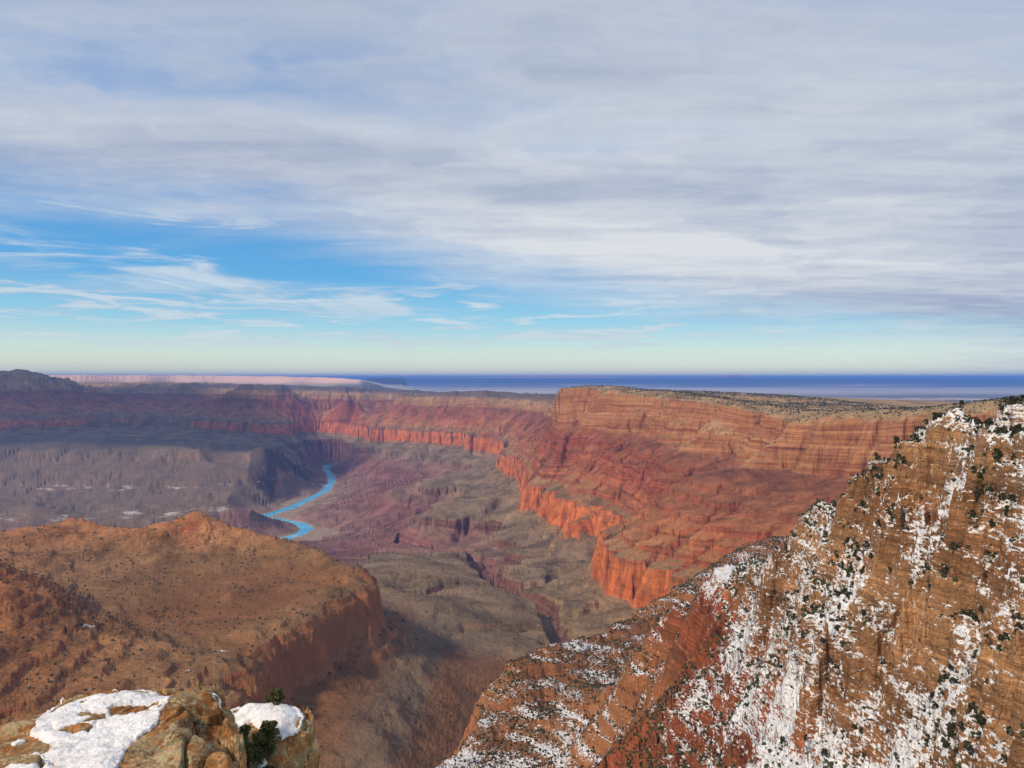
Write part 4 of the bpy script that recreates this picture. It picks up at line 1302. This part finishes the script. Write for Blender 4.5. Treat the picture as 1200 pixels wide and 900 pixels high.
# ----------------------------------------------------------------------------
# water
# ----------------------------------------------------------------------------
def river():
    pts = []
    for a, b in zip(RIVXY[:-1], RIVXY[1:]):
        n = max(1, int(math.hypot(*(b - a)) / 60))
        for i in range(n):
            pts.append(a + (b - a) * i / n)
    pts.append(RIVXY[-1]); pts = np.array(pts)
    for _ in range(3):
        pts[1:-1] = (pts[:-2] + 2 * pts[1:-1] + pts[2:]) / 4
    tg = np.gradient(pts, axis=0); tg /= np.linalg.norm(tg, axis=1)[:, None]
    nr = np.stack([-tg[:, 1], tg[:, 0]], 1)
    vs, fs = [], []
    K = 5
    for i, (p_, n_) in enumerate(zip(pts, nr)):
        for k in range(K):
            o = (k / (K - 1) * 2 - 1) * 110
            vs.append((p_[0] + n_[0] * o, p_[1] + n_[1] * o, -1450.0))
    for i in range(len(pts) - 1):
        for k in range(K - 1):
            a = i * K + k
            fs.append((a, a + 1, a + K + 1, a + K))
    m, t = new_mat('river_water')
    pos = t.n('ShaderNodeNewGeometry').outputs['Position']
    rip = t.noise(pos, 0.02, 6, 0.7)
    col = t.mix(t.step(0.48, 0.66, t.noise(pos, 0.012, 6, 0.7)), t.mix(t.noise(pos, 0.004, 3, 0.5), (0.02, 0.24, 0.50), (0.06, 0.38, 0.62)), (0.20, 0.50, 0.66))
    b = t.n('ShaderNodeBump'); b.inputs['Strength'].default_value = 0.5; b.inputs['Distance'].default_value = 3.0
    t.l(rip, b.inputs['Height'])
    finish(t, col, 0.35, b.outputs[0], 0.35)
    tag(link('river', make_mesh('river', vs, fs, m)), 'bright blue river bending along the canyon floor', 'river', kind='structure')


river()

# ----------------------------------------------------------------------------
# the plain beyond the canyon, out to the horizon
# ----------------------------------------------------------------------------


def plain_z(x, y, z0):
    u = x / y
    px = CX + F * u
    lv = np.interp(y, [20000, 24000, 32000, 58000, 64000, 74000, 86000, 120000, 200000], [-640, -690, -740, -720, -640, -330, -50, -150, -500])
    lv = lv + (fbm(x, y, 9000, 5, 0.5, 201) * 55) * smooth(21000, 30000, y) * (1 - smooth(66000, 84000, y)) + fbm(x, y, 14000, 4, 0.5, 205) * 60 * smooth(78000, 92000, y)
    # a sunken gorge across the plain
    g = np.abs(y - (26500 + 2600 * perlin(u * 9 + 3, u * 0 + 2.5, 207))) + 900 * perlin(x / 900, y / 900, 208)
    lv = lv - 170 * (1 - smooth(350, 900, g)) * smooth(-0.1, 0.12, u)
    # long cliff line far away on the left
    front = 28000 + 4000 * fbm(u * 1.0, u * 0, 0.25, 3, 0.45, 211) + 2500 * u
    top = np.interp(px, [-300, 30, 250, 330, 395, 420, 450, 540], [95, 105, 92, 62, 12, -70, -330, -760]) + 16 * perlin(u * 60, u * 0 + 4.5, 214) + 10 * perlin(u * 26, u * 0 + 0.5, 213)
    cl = np.clip((y - front) / 600.0, 0, 1)
    prof = np.interp(cl, [0, 0.25, 0.55, 0.6, 1.0], [-240, -150, 0.35 * -150, 0.62, 1.0])
    prof = np.where(prof < 0, prof, prof * top)
    inz = (y > front) & (y < front + 12000)
    zc = np.where(y < front, -5000, np.where(cl < 0.55, np.interp(cl, [0, 0.3, 0.55], [-560, -130, -70]), np.interp(cl, [0.55, 0.62, 0.8, 0.84, 1.0], [-120, 10, 60, 170, 215]) * 0 + np.interp(cl, [0.55, 0.62, 0.8, 0.84, 1.0], [-70, 0.0, 0.25, 0.85, 1.0]) * np.where(cl < 0.62, 1, top)))
    zc = np.where(y < front, zc, np.minimum(zc, top))
    ok = (px < 540) & inz
    lv = np.where(ok, np.maximum(lv, zc), lv)
    # a flat dark butte and low hills to the right of it
    e1 = smooth(0, 0.004, 0.0285 - np.abs(u - (452 - CX) / F)) * smooth(41000, 41600, y) * (1 - smooth(46000, 47000, y))
    lv = lv + e1 * np.maximum(-5 - lv, 0)
    hz = np.interp(px, [455, 480, 540, 580, 600, 650, 700, 760, 900, 1100, 1250], [-40, 60, 90, 110, 190, 230, 170, 30, -40, -80, -50])
    e2 = smooth(84000, 92000, y + 3000 * perlin(u * 40, u * 0, 217)) * (1 - smooth(100000, 110000, y)) * (px > 425)
    lv = lv * (1 - e2) + hz * e2 + e2 * 18 * fbm(u, u * 0 + 0.1, 0.05, 4, 0.6, 221)
    # a lone pale mountain on the skyline
    mm = np.exp(-((px - 862) / 17.0) ** 2) * 0.8 + np.exp(-((px - 850) / 30.0) ** 2) * 0.3
    lv = lv + mm * 380 * smooth(80000, 86000, y) * (1 - smooth(92000, 100000, y))
    k = smooth(20000, 23500, y)
    return z0 * (1 - k) + lv * k


def plain():
    ncol = 900
    u = np.linspace((-75 - CX) / F, (1275 - CX) / F, ncol)
    ys = np.concatenate([np.geomspace(20000, 40000, 150), np.geomspace(40100, 62000, 200), np.geomspace(62300, 95000, 90), np.geomspace(95500, 200000, 110)])
    z0 = ZG[:, -1]
    z0 = np.interp(u, U, z0)
    X_ = u[:, None] * ys[None]; Y_ = np.repeat(ys[None], ncol, 0)
    Z_ = plain_z(X_, Y_, np.repeat(z0[:, None], len(ys), 1))
    nr = len(ys)
    idx = np.arange(ncol * nr).reshape(ncol, nr)
    q = np.stack([idx[:-1, :-1], idx[1:, :-1], idx[1:, 1:], idx[:-1, 1:]], -1).reshape(-1, 4)
    m, t = new_mat('desert_plain')
    geo = t.n('ShaderNodeNewGeometry'); pos = geo.outputs['Position']
    sn = t.n('ShaderNodeSeparateXYZ'); t.l(geo.outputs['Normal'], sn.inputs[0])
    sp = t.n('ShaderNodeSeparateXYZ'); t.l(pos, sp.inputs[0])
    n1 = t.noise(t.vmul(pos, (0.35, 1, 1)), 0.00022, 7, 0.6)
    n2 = t.noise(t.vmul(pos, (0.3, 1, 1)), 0.0005, 6, 0.6)
    c = t.ramp(n1, [(0.3, (0.09, 0.095, 0.07)), (0.45, (0.17, 0.16, 0.115)), (0.56, (0.30, 0.26, 0.19)), (0.66, (0.54, 0.50, 0.42))])
    c = t.mix(t.step(0.62, 0.7, n2), c, (0.62, 0.60, 0.58))
    c = t.mix(t.m('MULTIPLY', t.m('MULTIPLY', t.step(31000, 37000, sp.outputs[1]), t.step(62000, 52000, sp.outputs[1])), t.rng(n2, 0.35, 0.65, 0.35, 0.9)), c, (0.55, 0.52, 0.45))
    c = t.mix(t.step(63000, 72000, sp.outputs[1]), c, t.mix(n2, (0.02, 0.035, 0.03), (0.10, 0.10, 0.075)))
    lf = t.m('MULTIPLY', t.step(-0.195, -0.21, t.m('DIVIDE', sp.outputs[0], sp.outputs[1])), t.step(40000, 36000, sp.outputs[1]))
    c = t.mix(t.m('MULTIPLY', lf, t.step(-300, -100, sp.outputs[2])), c, t.mix(n2, (0.62, 0.34, 0.24), (0.66, 0.50, 0.40)))
    c = t.mix(t.m('MULTIPLY', t.m('MULTIPLY', t.step(40500, 41000, sp.outputs[1]), t.step(48000, 47000, sp.outputs[1])), t.step(-500, -300, sp.outputs[2])), c, (0.05, 0.05, 0.055))
    c = t.mix(t.m('MULTIPLY', t.step(82000, 86000, sp.outputs[1]), t.step(-60, 10, sp.outputs[2])), c, (0.5, 0.32, 0.24))
    finish(t, c, 0.95, None, 0.05)
    tag(link('plain', make_mesh('plain', np.stack([X_, Y_, Z_], -1).reshape(-1, 3), q, m)), 'wide blue desert plain running to the horizon beyond the canyon', 'plain', kind='structure')


plain()

# ----------------------------------------------------------------------------
# air between here and the horizon
# ----------------------------------------------------------------------------


def haze():
    x, y0, y1, z0, z1 = 170000, -3000, 205000, -1700, 330
    v = [(a, b, c) for c in (z0, z1) for b in (y0, y1) for a in (-x, x)]
    f = [(0, 2, 3, 1), (4, 5, 7, 6), (0, 1, 5, 4), (2, 6, 7, 3), (0, 4, 6, 2), (1, 3, 7, 5)]
    m = bpy.data.materials.new('haze'); m.use_nodes = True
    t = NT(m.node_tree)
    pv = t.n('ShaderNodeVolumePrincipled'); o = t.n('ShaderNodeOutputMaterial')
    pv.inputs['Color'].default_value = (0.15, 0.36, 1.0, 1)
    pv.inputs['Density'].default_value = HAZE
    pv.inputs['Anisotropy'].default_value = 0.0
    t.l(pv.outputs[0], o.inputs['Volume'])
    me = make_mesh('haze', v, f, m, smooth_shade=False)
    tag(link('haze', me), 'thin blue air over the canyon and the plain', 'haze', kind='stuff')


HAZE = 2.1e-5
haze()

SUN_EL, SUN_AZ = 41.0, -131.0       # azimuth from the view direction, clockwise; sun behind to the left
sd = (math.sin(R(SUN_AZ)) * math.cos(R(SUN_EL)), math.cos(R(SUN_AZ)) * math.cos(R(SUN_EL)), math.sin(R(SUN_EL)))
sl = bpy.data.lights.new('sun', 'SUN'); so = link('sun', sl)
sl.energy = 4.4; sl.angle = R(6.0); sl.color = (1.0, 0.80, 0.58)
from mathutils import Vector
so.rotation_euler = Vector(sd).to_track_quat('Z', 'Y').to_euler()


def cloud():
    """an unseen cloud added out to the left to shade the far left of the canyon"""
    g = np.random.default_rng(77)
    v0, f0 = ico()
    vs, fs = [], []
    k = 0
    for _ in range(90):
        r = 700 + 900 * g.random()
        a, b = g.normal(size=2)
        cy = 9900 + 1600 * np.clip(b, -1.5, 1.5)
        c = np.array([-0.72 * cy - 1900 - 3800 * g.random(), cy, 3300 + 500 * g.random()])
        vs.append(c + v0 * r * np.array([1.2, 1.2, 0.35]) * (1 + 0.15 * g.normal(size=(len(v0), 1)))); fs.append(f0 + k); k += len(v0)
    m, t = new_mat('cloud')
    finish(t, (0.85, 0.86, 0.88), 1.0, None, 0.0)
    tag(link('shade_clouds', make_mesh('shade_clouds', np.concatenate(vs), np.concatenate(fs), m)), 'unseen low cloud added out to the left to shade the far canyon', 'cloud', kind='stuff')


cloud()  # added outside the frame to block sun from the far left


def make_world():
    w = bpy.data.worlds.new('World'); scene.world = w; w.use_nodes = True
    t = NT(w.node_tree)
    sky = t.n('ShaderNodeTexSky', sky_type='NISHITA'); sky.sun_disc = False
    sky.sun_elevation = R(SUN_EL); sky.sun_rotation = R(SUN_AZ)
    sky.altitude = 2200; sky.air_density = 1.0; sky.dust_density = 0.6; sky.ozone_density = 3.0
    hs = t.n('ShaderNodeHueSaturation'); hs.inputs['Saturation'].default_value = 1.15; hs.inputs['Value'].default_value = 0.1
    t.l(sky.outputs[0], hs.inputs['Color'])
    d = t.n('ShaderNodeTexCoord').outputs['Generated']
    sp = t.n('ShaderNodeSeparateXYZ'); t.l(d, sp.inputs[0])
    x, y, z = sp.outputs
    az = t.m('MULTIPLY', t.m('ARCTAN2', x, y), 180 / math.pi)
    hyp = t.m('SQRT', t.m('ADD', t.m('MULTIPLY', x, x), t.m('MULTIPLY', y, y)))
    e = t.m('DIVIDE', z, t.m('MAXIMUM', hyp, 0.001))
    # a sheet of cloud overhead: coordinates on a flat layer
    zz = t.m('ADD', t.m('MAXIMUM', z, 0.0), 0.07)
    pl = t.comb(t.m('DIVIDE', x, zz), t.m('DIVIDE', y, zz), 0.0)
    rot = t.n('ShaderNodeMapping'); t.l(pl, rot.inputs[0]); rot.inputs['Rotation'].default_value = (0, 0, R(35)); rot.inputs['Scale'].default_value = (0.42, 1.15, 1.0)
    warp = t.noise(pl, 0.6, 5, 0.55); warp2 = t.noise(pl, 1.9, 5, 0.55)
    wv = t.n('ShaderNodeVectorMath', operation='ADD'); t.l(rot.outputs[0], wv.inputs[0]); t.l(t.comb(t.m('ADD', t.m('MULTIPLY', warp, 1.5), t.m('MULTIPLY', warp2, 0.35)), t.m('ADD', t.m('MULTIPLY', warp, 0.9), t.m('MULTIPLY', warp2, 0.3)), warp), wv.inputs[1])
    n1 = t.noise(wv.outputs[0], 0.6, 9, 0.58)
    n2 = t.noise(wv.outputs[0], 2.1, 9, 0.62)
    n3 = t.noise(pl, 0.28, 4, 0.5)
    # lower edge of the sheet slopes down to the right
    edge = t.m('MINIMUM', t.m('SUBTRACT', 0.158, t.m('MULTIPLY', az, 0.0035)), 0.222)
    edge = t.m('MAXIMUM', edge, 0.02)
    above = t.m('SUBTRACT', e, edge)
    n5 = t.noise(t.comb(t.m('MULTIPLY', az, 0.035), t.m('MULTIPLY', e, 13.0), 0.7), 1.0, 8, 0.62, 0.5)
    wob = t.m('ADD', t.m('MULTIPLY', t.m('SUBTRACT', n1, 0.5), 0.08), t.m('MULTIPLY', t.m('SUBTRACT', n5, 0.5), 0.12))
    deck = t.step(-0.055, 0.045, t.m('ADD', above, wob))
    # thin places where blue comes through
    thin = t.step(0.47, 0.66, t.m('ADD', t.m('MULTIPLY', n1, 0.75), t.m('MULTIPLY', n2, 0.25)))
    thin = t.m('MULTIPLY', thin, t.step(0.20, 0.32, e))
    deck = t.m('MULTIPLY', deck, t.m('SUBTRACT', 0.98, t.m('MULTIPLY', thin, 0.7)))
    # streaks and puffs low down
    lowv = t.comb(t.m('MULTIPLY', az, 0.07), t.m('MULTIPLY', e, 30.0), 0.3)
    n4 = t.noise(lowv, 1.0, 8, 0.62, 0.7)
    n6 = t.noise(t.comb(t.m('MULTIPLY', az, 0.16), t.m('MULTIPLY', e, 75.0), 2.3), 1.0, 8, 0.62, 0.6)
    low = t.m('MULTIPLY', t.step(0.46, 0.64, n4), t.m('MULTIPLY', t.step(0.05, 0.10, e), t.step(0.27, 0.20, e)))
    low2 = t.m('MULTIPLY', t.step(0.46, 0.62, n6), t.m('MULTIPLY', t.step(0.025, 0.06, e), t.step(0.13, 0.10, e)))
    low = t.m('MULTIPLY', t.m('MAXIMUM', low, low2), 0.72)
    mask = t.m('MAXIMUM', deck, low)
    n7 = t.noise(wv.outputs[0], 6.0, 7, 0.62)
    shade = t.m('ADD', t.m('MULTIPLY', n1, 0.5), t.m('ADD', t.m('MULTIPLY', n2, 0.35), t.m('ADD', t.m('MULTIPLY', n3, 0.45), t.m('MULTIPLY', t.m('SUBTRACT', n7, 0.5), 0.14))))
    ccol = t.ramp(shade, [(0.50, srgb(156, 169, 196)), (0.62, srgb(190, 198, 213)), (0.75, srgb(224, 227, 230))])
    ccol = t.mix(t.m('MULTIPLY', low, t.m('SUBTRACT', 1.0, deck)), ccol, srgb(226, 234, 236))
    tint = t.ramp(t.rng(e, 0, 0.6, 0, 1), [(0.0, srgb(255, 248, 205)), (0.06, srgb(226, 244, 222)), (0.12, srgb(160, 220, 238)), (0.22, srgb(98, 180, 234)), (0.40, srgb(78, 154, 224)), (0.85, srgb(86, 138, 206))])
    base = t.mix(0.78, hs.outputs[0], tint)
    col = t.mix(mask, base, ccol)
    bg = t.n('ShaderNodeBackground'); bg.inputs[1].default_value = 1.0
    t.l(col, bg.inputs[0])
    t.l(bg.outputs[0], t.n('ShaderNodeOutputWorld').inputs[0])


make_world()
scene.view_settings.view_transform = 'Standard'; scene.view_settings.look = 'None'
scene.view_settings.exposure = 0.0; scene.view_settings.gamma = 1.0
scene.cycles.use_denoising = True
scene.cycles.max_bounces = 4; scene.cycles.diffuse_bounces = 2; scene.cycles.volume_bounces = 0
